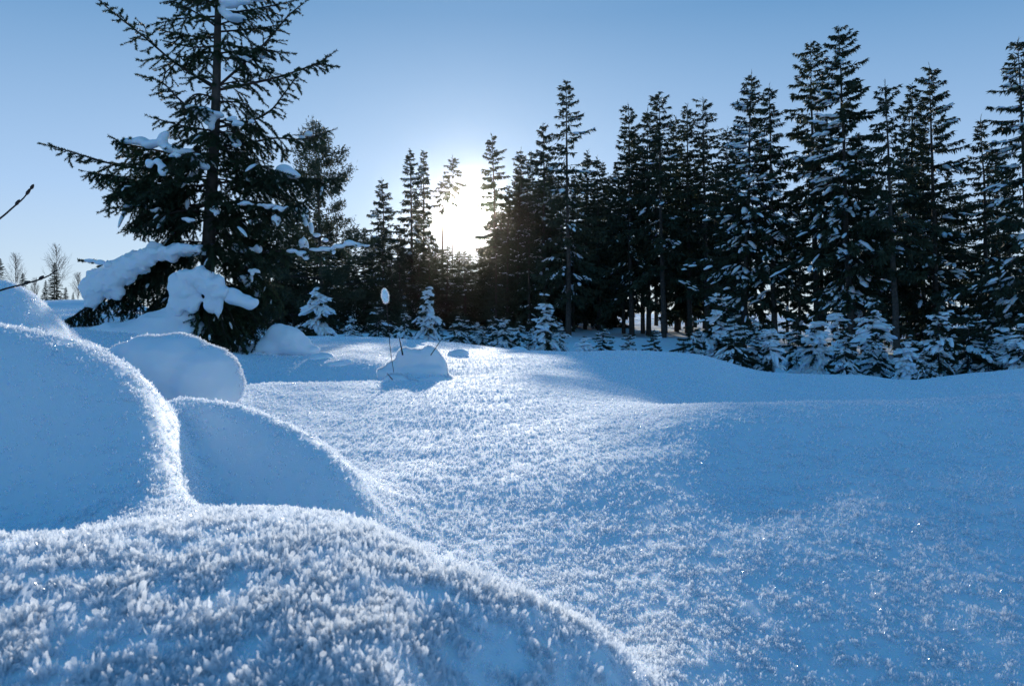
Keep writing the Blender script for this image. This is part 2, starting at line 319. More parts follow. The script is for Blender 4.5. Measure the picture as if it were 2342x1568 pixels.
def frost_group():
    ng = bpy.data.node_groups.new('frost', 'GeometryNodeTree')
    ng.interface.new_socket('Geometry', in_out='INPUT', socket_type='NodeSocketGeometry')
    ng.interface.new_socket('Geometry', in_out='OUTPUT', socket_type='NodeSocketGeometry')
    n, l = ng.nodes, ng.links; gi = n.new('NodeGroupInput'); go = n.new('NodeGroupOutput')
    j = n.new('GeometryNodeJoinGeometry')
    for s in SRC:
        oi = n.new('GeometryNodeObjectInfo'); oi.inputs['Object'].default_value = s; oi.inputs['As Instance'].default_value = True
        l.new(oi.outputs['Geometry'], j.inputs[0])
    ip = n.new('GeometryNodeInstanceOnPoints'); ip.inputs['Pick Instance'].default_value = True
    def attr(nm, ty, sock):
        a = n.new('GeometryNodeInputNamedAttribute'); a.data_type = ty; a.inputs[0].default_value = nm
        l.new([o for o in a.outputs if o.name == 'Attribute' and o.enabled][0], sock)
    attr('variant', 'INT', ip.inputs['Instance Index']); attr('size', 'FLOAT', ip.inputs['Scale'])
    a = n.new('GeometryNodeInputNamedAttribute'); a.data_type = 'FLOAT_VECTOR'; a.inputs[0].default_value = 'turn'
    e = n.new('FunctionNodeEulerToRotation'); l.new([o for o in a.outputs if o.name == 'Attribute' and o.enabled][0], e.inputs[0])
    l.new(e.outputs[0], ip.inputs['Rotation'])
    l.new(gi.outputs[0], ip.inputs['Points']); l.new(j.outputs[0], ip.inputs['Instance']); l.new(ip.outputs[0], go.inputs[0])
    return ng
FG = frost_group()
def scatter(name, pts, size, label=None, lean=.35, nrm=None):
    me = bpy.data.meshes.new(name); n = len(pts); me.vertices.add(n)
    me.vertices.foreach_set('co', np.asarray(pts, np.float32).ravel())
    a = me.attributes.new('size', 'FLOAT', 'POINT'); a.data.foreach_set('value', size.astype(np.float32))
    a = me.attributes.new('variant', 'INT', 'POINT'); a.data.foreach_set('value', rng.integers(0, len(SRC), n).astype(np.int32))
    e = np.stack([rng.normal(0, lean, n), rng.normal(0, lean, n), rng.uniform(0, 6.283, n)], -1)
    if nrm is not None:   # XYZ euler: the crystal axis after turning about x then y follows the surface
        e[:, 0] += -np.arcsin(np.clip(nrm[:, 1], -1, 1)) * .6; e[:, 1] += np.arctan2(nrm[:, 0], np.abs(nrm[:, 2]) + .2) * .6
        e[:, 2] = rng.uniform(0, 6.283, n) * 0
    a = me.attributes.new('turn', 'FLOAT_VECTOR', 'POINT'); a.data.foreach_set('vector', e.astype(np.float32).ravel())
    me.materials.append(M['frost'])
    o = ob(name, me); tag(o, label, kind='stuff')
    md = o.modifiers.new('frost', 'NODES'); md.node_group = FG
    return o
def frost_ground(total):
    # density falls off with distance; azimuth limited to what lies before the camera and a step to its sides
    u = rng.random(total)
    r = np.exp(np.log(.28) + (np.log(11.5) - np.log(.28)) * u ** .86)
    az = rng.uniform(R(-44), R(44), total)
    x, y = r * np.sin(az), r * np.cos(az)
    z = ground(x, y)
    clump = vnoise(x * 45, y * 45) + .6 * vnoise(x * 120, y * 120)
    patch = vnoise(x * 2.3 + 40, y * 2.3) + .5 * vnoise(x * 7, y * 7 + 11)
    keep = rng.random(total) < np.clip(.52 + 1.5 * clump + .25 * patch, .06, 1)
    e_ = .012 + .01 * r; gx = (ground(x + e_, y) - ground(x - e_, y)) / (2 * e_); gy = (ground(x, y + e_) - ground(x, y - e_)) / (2 * e_)
    lit = (-gx * SD[0] - gy * SD[1] + SD[2]) / np.sqrt(1 + gx * gx + gy * gy)      # frost thinned by sun angle, building the smooth look of shade into the scatter
    keep &= rng.random(total) < np.clip(.72 + 1.6 * lit, .14, 1)
    x, y, z, r = x[keep], y[keep], z[keep], r[keep]
    thin = rng.random(len(x)) > .42 * np.clip((1.0 - r) / .4, 0, 1); x, y, z, r = x[thin], y[thin], z[thin], r[thin]
    s = np.clip(rng.lognormal(-.2, .5, len(x)), .25, 2.6) * (.0038 + .0016 * np.clip((.95 - r) / .4, 0, 1) + .0007 * np.clip(r - .6, 0, 6))
    return np.stack([x, y, z], -1), s
p, s_ = frost_ground(1150000)
scatter('hoar_frost', p, s_, 'hoar frost crystals standing all over the snow')

# ---------------------------------------------------------------- conifers of the treeline
def blades(mb, p, d, ln, w, g):
    """n narrow blades starting at p along d"""
    d = d / (np.linalg.norm(d, axis=1)[:, None] + 1e-9); n = len(p)
    s = np.cross(d, g.normal(size=(n, 3))); s /= np.linalg.norm(s, axis=1)[:, None] + 1e-9
    ln = ln[:, None]; w = w[:, None]
    v = np.stack([p - s * w * .8, p + d * ln * .35 + s * w * 1.1, p + d * ln], 1)
    mb.add(v.reshape(-1, 3), tris=np.arange(n * 3).reshape(-1, 3))
def lumps(mb, P, Rv, ax, g, lvl=2, pitch=None):
    v0, f0 = ICO[lvl]
    if pitch is None: pitch = np.zeros(len(P))
    for c, r, a, pt in zip(P, Rv, ax, pitch):
        v = v0 * (1 + .22 * (vnoise(v0[:, 0] * 2.2 + c[0] * 9, v0[:, 1] * 2.2 + v0[:, 2] * 2 + c[2] * 7)))[:, None] * r
        ca, sa = math.cos(a), math.sin(a); cp, sp_ = math.cos(pt), math.sin(pt)
        v = np.stack([v[:, 0] * cp + v[:, 2] * sp_, v[:, 1], v[:, 2] * cp - v[:, 0] * sp_], -1)
        v = np.stack([v[:, 0] * ca - v[:, 1] * sa, v[:, 0] * sa + v[:, 1] * ca, v[:, 2] - .15 * r[0] * (v0[:, 0] ** 2)], -1)
        mb.add(v + c, tris=f0)
def conifer(h, r, base=.12, seed=0, dens=1.0, step=.30, per=5, droop=.35, snow=0, snow_size=1.0, thin=0.0, blade=1.0, kind='spruce', power=.8, snow_side=None, lvl=1, trunk_r=None, dead=True, snow_top=1.0, snow_low=0.0, snow_n=1.0, snow_r=.095, snow_b=(.035, .06)):
    g = np.random.default_rng(1000 + seed)
    tr, br, cr, sn = MB(), MB(), MB(), MB()
    tr_r = trunk_r or (.0095 * h + .03)
    zz = np.linspace(-.3, h * .985, 14); wob = np.cumsum(g.normal(0, .0012 * h, (14, 2)), 0)
    tp = np.stack([wob[:, 0], wob[:, 1], zz], -1); tube(tr, tp, np.linspace(tr_r, .006, 14) , 7)
    def tpos(z): return np.array([np.interp(z, zz, wob[:, 0]), np.interp(z, zz, wob[:, 1]), z])
    z = base * h; az = g.uniform(0, 6.28); bl = []; k = 0
    while z < h * .975:
        t = (h - z) / (h * (1 - base)); st = step * (.55 + .6 * t)
        lw = g.uniform(.75, 1.15)
        for b in range(per):
            az += 2 * np.pi / per + g.normal(0, .35)
            if g.random() < thin: continue
            if kind == 'pine':
                Lb = r * min(1, 1.25 * t ** .85) * g.uniform(.45, 1.15) * lw + .1
            else:
                Lb = (r * t ** power * g.uniform(.62, 1.12) * lw + .05 * min(1, h / 8))
                if t > .85: Lb *= .75
            if kind != 'pine': Lb *= 1 + .9 * float(vnoise(np.float64(z * .8 + seed * 3.1), np.float64(az * .9 + seed))) 
            bl.append((z + g.uniform(-.8, .8) * st, az, Lb, t))
        z += st; az += .7
    for zb, a, Lb, t in bl:
        s = np.linspace(0, 1, 6)
        if kind == 'pine': rise = .35 * (1 - t) + .08; fall = .12
        else: rise = .5 * (1 - t) ** 1.6 + .0; fall = droop * (.55 + 1.0 * t) * g.uniform(.6, 1.4)
        zc = Lb * (rise * s - fall * s ** 1.4 + .12 * s ** 4)
        aa = a + g.normal(0, .12) * s
        bp = tpos(min(zb, h * .98)) + np.stack([Lb * s * np.cos(aa), Lb * s * np.sin(aa), zc], -1)
        tube(br, bp, np.linspace(max(.012 * Lb + .004, .006) * (.6 if kind != 'pine' else 1), .003, 6), 3)
        n = max(12, int(Lb * 95 * dens / blade + 22 * (1 - t)))
        sl = 1 - (1 - g.random(n) ** .8) * (.97 if kind != 'pine' else .6); sl = sl ** (.8 if t < .6 else .6)
        P = np.stack([np.interp(sl, s, bp[:, i]) for i in range(3)], -1)
        out = np.array([math.cos(a), math.sin(a), 0]); lat = np.array([-math.sin(a), math.cos(a), 0])
        if kind == 'pine':
            P = P + g.normal(0, .09, (n, 3)); D = g.normal(size=(n, 3)) + out * .6 + np.array([0, 0, .5])
            ln = g.uniform(.08, .2, n) * blade; w = g.uniform(.012, .03, n) * blade
        else:
            D = out * g.uniform(.0, .9, (n, 1)) + lat * g.normal(0, .55, (n, 1)) + np.array([0, 0, -1]) * g.uniform(-.1, .8 + .9 * t, (n, 1))
            ln = np.minimum(g.uniform(.08, .31, n) * blade * (.5 + .7 * t), .45 * Lb + .09)
            w = ln * g.uniform(.11, .22, n)
        blades(cr, P, D, ln, w, g)
        if snow and zb > snow_low * h:
            face = 1.0
            if snow_side is not None: face = .25 + 1.2 * max(0, math.cos(a - snow_side))
            if g.random() < snow * face * (.35 + .75 * t) * (1 if t > .1 else snow_top):
                m_ = int(g.integers(5, 12) * snow_n); ss = g.uniform(.3, 1.02, m_); lt = g.normal(0, .13 * Lb, m_)
                Pn = np.stack([np.interp(ss, s, bp[:, i]) for i in range(3)], -1) + lat * lt[:, None]
                Pn[:, 2] += .02 - np.abs(lt) * .55 * (.4 + t)
                R0 = snow_size * np.minimum(g.lognormal(-.35, .45, m_), 1.15) * min(snow_r, snow_b[0] + snow_b[1] * Lb) * (1.25 - .5 * ss)
                sl = -np.arctan2(np.gradient(bp[:, 2]), Lb / 5)
                lumps(sn, Pn, np.stack([R0 * g.uniform(1.2, 2.9, m_), R0 * g.uniform(.5, 1.0, m_), R0 * g.uniform(.32, .6, m_)], -1), a + g.normal(0, .4, m_), g, lvl, np.interp(ss, s, sl) + g.uniform(0, .5, m_))
    # leader
    n = 14; P = tpos(h * .985) + np.stack([np.zeros(n), np.zeros(n), np.linspace(-.6, .0, n) * min(1, h / 8)], -1)
    blades(cr, P, g.normal(size=(n, 3)) * .5 + np.array([0, 0, .9]), g.uniform(.1, .25, n) * blade, g.uniform(.012, .03, n) * blade, g)
    if dead and base > .1:
        for _ in range(int(h * 2.2)):
            zb = g.uniform(.06, base + .12) * h; a = g.uniform(0, 6.28); Lb = g.uniform(.3, 1.0) * r * .6
            bp = tpos(zb) + np.outer(np.linspace(0, 1, 4), [Lb * math.cos(a), Lb * math.sin(a), -.25 * Lb]) + g.normal(0, .03, (4, 3)) * np.array([[0], [1], [1], [1]])
            tube(br, bp, np.linspace(.012, .003, 4), 3)
    mt = M['pine'] if kind == 'pine' else M['needles_far']
    return dict(trunk=tr.mesh('trunk', M['bark']), branches=br.mesh('branches', M['twig']), crown=cr.mesh('crown', mt, smooth=False),
                snow=sn.mesh('snow', M['snow']) if sn.n else None, h=h)
def stand(name, meshes, x, y, h, label, cat, group=None, lean=(0, 0), spin=None, wide=1.0, sink=0.0):
    zb = float(ground(x, y)) - sink
    e = empty(name, (x, y, zb), label, cat, group)
    k = h / meshes['h']; e.scale = (k * wide, k * wide, k)
    e.rotation_euler = (lean[1], lean[0], 0)
    sp = random.uniform(0, 6.28) if spin is None else spin
    for nm in ('trunk', 'branches', 'crown', 'snow'):
        if meshes.get(nm):
            c = ob(nm, meshes[nm], e)
            if nm in ('snow', 'branches'): c['kind'] = 'stuff'
            c.rotation_euler = (0, 0, sp)
    return e
def stand_px(name, meshes_fn, px, top, Y, label, cat='tree', group=None, basepx=None, spin=None, wide=1.0, sink=0.0):
    bp = basepx if basepx is not None else px
    B = at(bp, 780, Y); zb = float(ground(B[0], B[1])); Tp = at(px, top, Y); h = Tp[2] - zb + sink
    ms = meshes_fn(h) if callable(meshes_fn) else meshes_fn
    return stand(name, ms, B[0], B[1], h, label, cat, group, lean=(math.atan2(Tp[0] - B[0], h), 0), spin=spin, wide=wide, sink=sink)

AWAY = -math.pi / 2                      # azimuth of the side turned to the camera
LEFT = math.pi * 1.15
# (px of top, py of top, px of foot, distance, radius, generator arguments, label)
TL = [
 (719, 284, 742, 27, 2.5, dict(kind='pine', base=.14, dens=1.9, per=5, step=.36, seed=1, thin=.1), 'broad ragged pine behind the right side of the big snow-laden spruce', 'pine_tree'),
 (877, 407, 880, 33, 1.75, dict(base=.05, dens=1.1, seed=2, snow=.5, snow_size=.8), 'short dense dark spruce with a thin tip between the broad pine and the twin tops', 'spruce_tree'),
 (942, 336, 942, 33, 1.25, dict(base=.06, seed=3, snow=.4, snow_size=.8), 'left tree of the close pair of pointed spruces left of the sun', 'spruce_tree'),
 (968, 338, 968, 34, .85, dict(base=.1, seed=4, snow=.3, dens=.8), 'right tree of the close pair of pointed spruces left of the sun', 'spruce_tree'),
 (1038, 353, 1034, 46, 1.0, dict(base=.76, trunk_r=.06, seed=5, dens=.7, thin=.15, power=.6), 'small slender spruce whose top stands just above the sun, to its left', 'spruce_tree'),
 (1013, 405, 1010, 44, .9, dict(base=.80, seed=6, dens=.8), 'lowest spruce top beside the sun, tucked against its left edge', 'spruce_tree'),
 (1127, 303, 1139, 33, 1.25, dict(base=.04, seed=7, dens=1.3, thin=.18, power=.6), 'airy round-shouldered spruce standing alone just right of the sun', 'spruce_tree'),
 (1193, 337, 1195, 33, 1.5, dict(base=.1, seed=8, snow=.3), 'dark spruce with a sharp tip left of the small lower top', 'spruce_tree'),
 (1216, 345, 1220, 35, 1.6, dict(base=.1, seed=9, snow=.2), 'low blunt spruce wedged between two sharper tips right of the sun', 'spruce_tree'),
 (1243, 277, 1246, 32, 1.7, dict(base=.06, seed=10, snow=.35), 'spruce with a long thin spire left of the tall see-through one', 'spruce_tree'),
 (1298, 176, 1302, 29, 1.75, dict(base=.16, seed=11, dens=.75, thin=.22, power=.62, snow=.35, snow_size=.9, snow_top=0), 'tallest spruce of the middle, its see-through crown rising above the others', 'spruce_tree'),
 (1340, 340, 1338, 36, 1.7, dict(base=.1, seed=12), 'dense dark spruce under the right shoulder of the tall see-through one', 'spruce_tree'),
 (1368, 354, 1370, 35, 1.35, dict(base=.2, seed=13, dens=.9), 'low pointed spruce at the left lip of the gap in the skyline', 'spruce_tree'),
 (1395, 395, 1396, 38, 1.2, dict(base=.2, seed=14), 'lowest spruce in the gap of the skyline right of the middle', 'spruce_tree'),
 (1435, 231, 1446, 30, 1.7, dict(base=.17, seed=15, snow=.3, snow_size=.7), 'dark narrow spruce first to the right of the skyline gap', 'spruce_tree'),
 (1480, 246, 1484, 31, 1.4, dict(base=.2, seed=16), 'blunt dark spruce close to the left of the pointed one', 'spruce_tree'),
 (1509, 205, 1518, 28.5, 1.6, dict(base=.28, seed=17, dens=.9, power=.65, snow=.2), 'pointed spruce with a long straight trunk in the dark middle row', 'spruce_tree'),
 (1545, 262, 1547, 33, 1.5, dict(base=.1, seed=18, dens=1.2), 'very dark dense spruce with a blunt low top in the middle row', 'spruce_tree'),
 (1572, 231, 1580, 29.5, 1.3, dict(base=.25, seed=19, dens=.75, thin=.15), 'slim airy spruce left of the one with feathered arms', 'spruce_tree'),
 (1611, 218, 1618, 29, 1.75, dict(base=.22, seed=20, dens=.7, thin=.15, power=.6), 'airy spruce with feathered arms spread wide, left of the snowy leaning one', 'spruce_tree'),
 (1666, 287, 1664, 34, 1.5, dict(base=.12, seed=21), 'low dark top peeping out left of the snowy leaning spruce', 'spruce_tree'),
 (1718, 165, 1700, 25.5, 2.15, dict(base=.10, seed=22, snow=1.0, snow_size=1.15, snow_side=LEFT, dens=1.1, snow_top=.3), 'broad spruce plastered with snow down its whole left side', 'spruce_tree'),
 (1757, 188, 1772, 25, 1.5, dict(base=.22, seed=23, dens=.8, snow=.5, snow_top=.2), 'spruce with a bare lower trunk growing against the snow-plastered one', 'spruce_tree'),
 (1851, 84, 1868, 24.5, 1.75, dict(base=.30, seed=24, dens=1.2, snow=.35, snow_side=LEFT, power=.65, thin=.05, snow_top=.8), 'left and shorter of the two tallest spruces, its round tip bent over', 'spruce_tree'),
 (1917, 46, 1953, 23, 2.0, dict(base=.14, seed=25, dens=1.4, snow=.85, snow_size=1.2, snow_side=LEFT, power=.7), 'tallest spruce of all, a dark spire with snow clumps down its lower half', 'spruce_tree'),
 (1957, 300, 1975, 26, 1.9, dict(base=.14, seed=26, snow=.7, snow_size=1.2), 'half-hidden dark spruce at the right foot of the tallest spire', 'spruce_tree'),
 (2023, 176, 2054, 21.5, 1.25, dict(base=.42, seed=27, dens=.75, thin=.12, power=.6, snow=.12), 'slender spruce with a long bare leaning trunk', 'spruce_tree'),
 (2084, 184, 2098, 25.5, 1.6, dict(base=.1, seed=28, snow=.4), 'spruce close behind the left side of the broad layered one', 'spruce_tree'),
 (2127, 141, 2146, 23.5, 2.15, dict(base=.03, seed=29, dens=1.1, snow=.5, droop=.25, snow_side=AWAY, snow_top=.2), 'broad layered spruce with green boughs down to the ground near the right edge', 'spruce_tree'),
 (2241, 261, 2262, 24, 1.5, dict(base=.08, seed=30, dens=.8, snow=.3, thin=.1), 'shorter spruce in the gap before the tree at the right edge', 'spruce_tree'),
 (2273, 338, 2292, 25, 1.5, dict(base=.08, seed=31, dens=.9, snow=.3), 'lower companion close to the right of the shorter spruce near the right edge', 'spruce_tree'),
 (2326, 77, 2372, 20.5, 2.0, dict(base=.05, seed=32, dens=.95, snow=.7, snow_size=1.1, snow_top=.2, droop=.3), 'tall spruce cut by the right edge of the picture', 'spruce_tree'),
]
for px, top, foot, Y, r, kw, lab, nm in TL:
    def fn(h, r=r, kw=kw): return conifer(h, r, **kw)
    stand_px(nm, fn, px, top, Y, lab, 'pine tree' if 'pine' in nm else 'spruce tree', 'trees of the main treeline', basepx=foot, spin=0)
# crowded rows behind: shared kinds
KIND = [conifer(13, 1.9, base=.03, seed=50, dens=1.5, snow=.12), conifer(13, 1.7, base=.12, seed=51, dens=1.5), conifer(12, 1.8, base=.3, seed=52, dens=.8),
        conifer(12, 2.0, base=.03, seed=53, dens=1.5, snow=.2), conifer(13, 1.5, base=.42, seed=54, dens=.8)]
def back(px, top, Y, k, lab, grp, w=1.0):
    stand_px('spruce_tree', KIND[k], px, top, Y, lab, 'spruce tree', grp, wide=w * random.uniform(.9, 1.15))
q = random.Random(5)
SHORT = {1435: 'dark spruce beside the skyline gap', 1509: 'pointed long-trunked spruce', 1572: 'slim airy spruce', 1611: 'airy feather-armed spruce', 1666: 'low peeping top', 1718: 'snow-plastered broad spruce',
         1851: 'bent-tipped tall spruce', 1917: 'tallest spire', 2023: 'slender bare-trunked spruce', 2127: 'broad layered spruce', 2241: 'shorter spruce in the right gap', 2326: 'tall spruce at the right edge'}
used = set()
def rel(px, Y, what):
    k = sorted(SHORT, key=lambda a: abs(a - px))
    for c in k[:3]:
        for side in (['left', 'right'] if px < c else ['right', 'left'])[:1]:
            for w in ('close behind the %s side of the %s', 'farther back %s of the %s'):
                t_ = what + ' ' + w % (side, SHORT[c])
                if t_ not in used: used.add(t_); return t_
    return what
BL = 'dark spruce in the crowded rows behind the treeline, left of the sun'
for i, px in enumerate(range(545, 920, 13)):
    back(px + q.uniform(-8, 8), 500 + q.uniform(-30, 50) - 25 * math.sin((px - 560) / 70), q.uniform(26, 44), q.choice([0, 1, 3, 3]), BL, 'dark spruces of the back rows left of the sun')
for i, px in enumerate(range(640, 1420, 33)):
    back(px + q.uniform(-8, 8), 600 + q.uniform(-25, 40), q.uniform(36, 50), q.choice([0, 3]), 'low dark spruce filling the undergrowth behind the trunks below the sun', 'low dark spruces filling the undergrowth', 1.7)
for i, px in enumerate(range(925, 1135, 14)):
    back(px + q.uniform(-4, 4), 562 + q.uniform(-6, 16), q.uniform(31, 35), q.choice([0, 3]), 'low dark spruce in the dense hedge of young trees right under the sun', 'low dark spruces right under the sun', 1.9)
for px, top, Y in [(1134, 505, 30), (1148, 470, 31.5), (1160, 450, 30.5), (1184, 440, 31), (1210, 425, 30)]:  # extra spruces added to block the sun from the right-hand field
    back(px, top, Y, 0, 'added dense dark spruce just right of the sun, shading the right-hand snow', 'added shading spruces just right of the sun')
BR = 'dark spruce in the crowded rows behind the treeline, just right of the sun'
for i, px in enumerate(range(1130, 1420, 16)):
    back(px + q.uniform(-8, 8), (395 if px > 1150 else 455) + q.uniform(-35, 35), q.uniform(33, 43), q.choice([0, 1, 3]), BR, 'dark spruces of the back rows right of the sun')
for i, px in enumerate(range(1425, 1690, 24)):
    back(px + q.uniform(-8, 8), 350 + q.uniform(-70, 80), q.uniform(31, 42), q.choice([2, 4, 1]), rel(px, 0, 'thin-stemmed spruce'), 'thin-stemmed spruces behind the dark middle row')
for i, (px, top) in enumerate([(1640, 420), (1690, 330), (1740, 380), (1800, 470), (1830, 420), (1880, 300), (1930, 380), (1990, 330), (2040, 400), (2075, 330), (2110, 300), (2170, 380), (2200, 420), (2310, 380), (2380, 300), (2440, 250), (2500, 300)]):
    back(px, top, q.uniform(28, 36), q.choice([1, 2, 4]) if i % 3 else 2, rel(px, 0, 'half-hidden spruce'), 'half-hidden spruces behind the right-hand group')
for i, px in enumerate(range(1250, 2500, 52)):                       # far edge of the wood across the sunlit clearing
    back(px + q.uniform(-15, 15), 664 + q.uniform(-18, 14), q.uniform(80, 100), q.choice([0, 3, 1]), 'small far spruce seen between the trunks beyond the sunlit clearing', 'far spruces beyond the sunlit clearing')
# snow-laden young trees in front of the wood
def sap(seed, full=1.0, snow=.9, size=1.0, r=.42):
    return lambda h: conifer(h, r * h, base=.02, seed=seed, dens=2.1 * full, step=.17 * h / 2, per=6, droop=.5, snow=snow * .8, snow_size=size * .8 * (.5 + h / 5), blade=.30 * h / 2 + .12, trunk_r=.025, dead=False, power=.75, lvl=2, thin=.15, snow_n=1.7, snow_r=.17, snow_b=(.045, .09), snow_top=.5)
SAP = [
 (727, 645, 13.3, sap(70, 1.4, .75, 1.7, .36), 'stout bushy young spruce capped with snow beside the big spruce'),
 (866, 700, 16, sap(71, 1, .7, .9, .5), 'low snow-dusted sapling left of the stout capped ones in the middle'),
 (925, 690, 15.5, sap(72, 1, .8, 1.0, .45), 'snow-dusted sapling touching the left side of the lumpy one'),
 (980, 652, 14, sap(73, 1.3, .95, 1.5, .26), 'tall lumpy young spruce with stacked white clumps left of the sun ray'),
 (1050, 715, 16, sap(74, 1, .7, .8, .5), 'low bushy sapling right below the sun'),
 (1155, 722, 15, sap(75, 1, .9, 1.0, .5), 'round low sapling with a white crown right below the sun'),
 (1105, 745, 17, sap(76, .8, .6, .8, .6), 'tiny sapling half buried between the two low ones under the sun'),
 (1248, 668, 15, sap(77, 1.2, .95, 1.4, .24), 'narrow snow-stacked young spruce under the right part of the sun glare'),
 (1337, 768, 14.5, sap(78, .5, 1.0, 2.2, .5), 'knee-high sapling buried under one round cap of snow'),
 (1380, 742, 15, sap(79, 1, .9, .9, .4), 'little pointed sapling right of the round snow cap'),
 (1440, 762, 15, sap(80, .6, 1.0, 1.4, .5), 'small clumped sapling at the crest left of the long hump'),
 (1495, 752, 14, sap(81, .7, 1.0, 1.4, .5), 'two-humped white sapling in front of the dark middle trunks'),
 (1585, 722, 14.5, sap(82, 1, 1.0, 1.1, .5), 'broad white bush-like sapling where the dark row ends'),
 (1640, 650, 15.5, sap(83, 1.2, 1.0, 1.3, .28), 'tall white-flocked young spruce at the foot of the snow-plastered tree'),
 (1680, 715, 13.5, sap(84, .9, 1.0, 1.2, .5), 'bushy white sapling right of the tall flocked young spruce'),
 (1728, 745, 14, sap(85, 1, .9, .9, .5), 'dark-bellied sapling left of the one shaped like a bell'),
 (1766, 738, 13.5, sap(86, .9, 1.0, 1.6, .36), 'bell-shaped sapling wrapped in thick snow down to the ground'),
 (1822, 720, 16, sap(87, .9, .7, .8, .5), 'thin twiggy sapling before the sunlit patch between the trunks'),
 (1868, 728, 14, sap(88, 1.1, .8, .9, .42), 'pyramid-shaped sapling standing before the left one of the two tallest spruces'),
 (1915, 690, 15.5, sap(89, 1, 1.0, 1.4, .25), 'narrow sapling with round snow heads before the tallest spruce'),
 (1935, 750, 13.5, sap(90, .8, 1.0, 1.2, .5), 'squat white sapling at the foot of the tallest spruce'),
 (1997, 675, 15, sap(91, 1.1, 1.0, 1.6, .32), 'young spruce with heavy round snow heads right of the tallest spruce'),
 (2003, 752, 14, sap(92, .8, .9, .9, .5), 'low tangled sapling beneath the heavy snow heads'),
 (2075, 775, 13.5, sap(93, .8, .8, .9, .55), 'low sapling at the notch in the snow crest'),
 (2148, 690, 13.5, sap(94, 1.3, .95, 1.3, .40), 'big snow-stacked young spruce under the broad layered one'),
 (2115, 800, 12.5, sap(95, .7, .9, 1.2, .5), 'smallest snowy sapling crouching before the big stacked young one'),
 (2215, 715, 14, sap(96, .9, 1.0, 1.1, .38), 'white flocked sapling right of the big stacked young one'),
 (2262, 755, 13.5, sap(97, .6, .7, .8, .5), 'twiggy thin sapling between two flocked ones near the right edge'),
 (2300, 742, 14, sap(98, .9, 1.0, 1.1, .42), 'white flocked sapling next to the right edge'),
 (2345, 715, 13, sap(99, 1, 1.0, 1.3, .4), 'snowy young spruce cut by the right edge below the tall tree'),
]
cache = {}
for k_, (px, top, Y, fn, lab) in enumerate(SAP):
    if k_ in (0, 3, 7, 13, 16, 19, 21, 24, 29): ms = fn
    else:
        key = k_ % 5
        if key not in cache: cache[key] = fn(2.0)
        ms = cache[key]
    stand_px('young_spruce', ms, px, top, Y, lab, 'young spruce', 'snow-laden young spruces before the wood', spin=k_ * 1.7, sink=.05, wide=q.uniform(.9, 1.2))
SM = sap(120, 1, .8, 1.0, .45)(1.8); SM2 = sap(121, .8, .9, 1.3, .45)(1.4)
for i, px in enumerate(list(range(800, 1300, 30)) + list(range(1560, 1780, 34)) + [1990, 2085, 2190, 2330]):
    stand_px('young_spruce', SM if i % 2 else SM2, px + q.uniform(-9, 9), 745 + q.uniform(-25, 18) + (20 if px > 1500 else 0), q.uniform(16.5, 20), 'knee-high snow-covered sapling in the thicket before the trunks', 'young spruce', 'knee-high saplings of the thicket')
# far corner on the left: young spruces and bare birches beyond the mound
for px, top, Y, k, lab in [(-2, 588, 52, 3, 'far young spruce cut by the left edge of the picture'), (52, 622, 56, 3, 'small far spruce standing alone behind the left mound'),
        (104, 640, 58, 0, 'round far spruce left of the far spruce under the birch'), (126, 598, 60, 1, 'pointed far spruce with a bare birch rising behind it'),
        (150, 655, 60, 3, 'low far spruce right of the pointed one'), (168, 668, 58, 0, 'lowest far spruce next to the snow-loaded branch'), (85, 668, 62, 3, 'far spruce peeping over the frosted rim of the mound'),
        (140, 672, 57, 3, 'dark far spruce in the gap between the pointed and the low one'), (200, 662, 60, 0, 'far spruce hidden in part by the snow-loaded branch'), (225, 655, 62, 3, 'far spruce seen through the lowest left boughs of the big spruce'),
        (270, 640, 60, 0, 'far spruce glimpsed below the snow load of the big spruce'), (320, 620, 62, 1, 'far spruce glimpsed left of the big trunk'), (360, 600, 60, 3, 'far spruce close behind the big trunk on its left'),
        (430, 560, 55, 0, 'far spruce straight behind the big trunk')]:
    stand_px('spruce_tree', KIND[k], px, top, Y, lab, 'spruce tree', 'far spruces on the left', wide=1.5)
def birch(seed, h):
    g = np.random.default_rng(seed); tr, br = MB(), MB()
    tube(tr, np.stack([np.linspace(0, .1, 8), np.zeros(8), np.linspace(-.2, h, 8)], -1), np.linspace(.045, .008, 8), 5)
    for k in range(60):
        zb = g.uniform(.25, .97) * h; a = g.uniform(0, 6.28); Lb = (h - zb) * .42 + .3
        d = np.array([math.cos(a) * .55, math.sin(a) * .55, .85]); s = np.linspace(0, 1, 5)[:, None]
        bp = np.array([.1 * zb / h, 0, zb]) + d * Lb * s + g.normal(0, .04, (5, 3)) * s * Lb; tube(br, bp, np.linspace(.012, .006, 5), 3)
        for _ in range(6):
            i = g.integers(1, 5); e = bp[i] + (d + g.normal(0, .45, 3)) * Lb * g.uniform(.15, .35); tube(br, [bp[i], (bp[i] + e) / 2 + g.normal(0, .03, 3), e], [.007, .006, .004], 3)
    return tr.mesh('trunk', M['birch']), br.mesh('branches', M['birch'])
for px, top, Y, sd, wd, lab in [(130, 560, 62, 1, 1.0, 'bare birch with a fine twiggy crown behind the far spruces'), (36, 580, 60, 2, .8, 'thin bare birch at the far left beside the lone small spruce'),
                            (178, 628, 62, 3, .8, 'faint low birch behind the lowest far spruces'), (80, 640, 64, 4, .6, 'fine bare sapling birch between the lone spruce and the others')]:
    B = at(px, 700, Y); zb = float(ground(B[0], B[1])); h = at(px, top, Y)[2] - zb; t_, b_ = birch(sd, h)
    e = empty('birch_tree', (B[0], B[1], zb), lab, 'birch tree', 'bare birches on the left'); e.scale = (wd, wd, 1); ob('trunk', t_, e); ob('branches', b_, e)

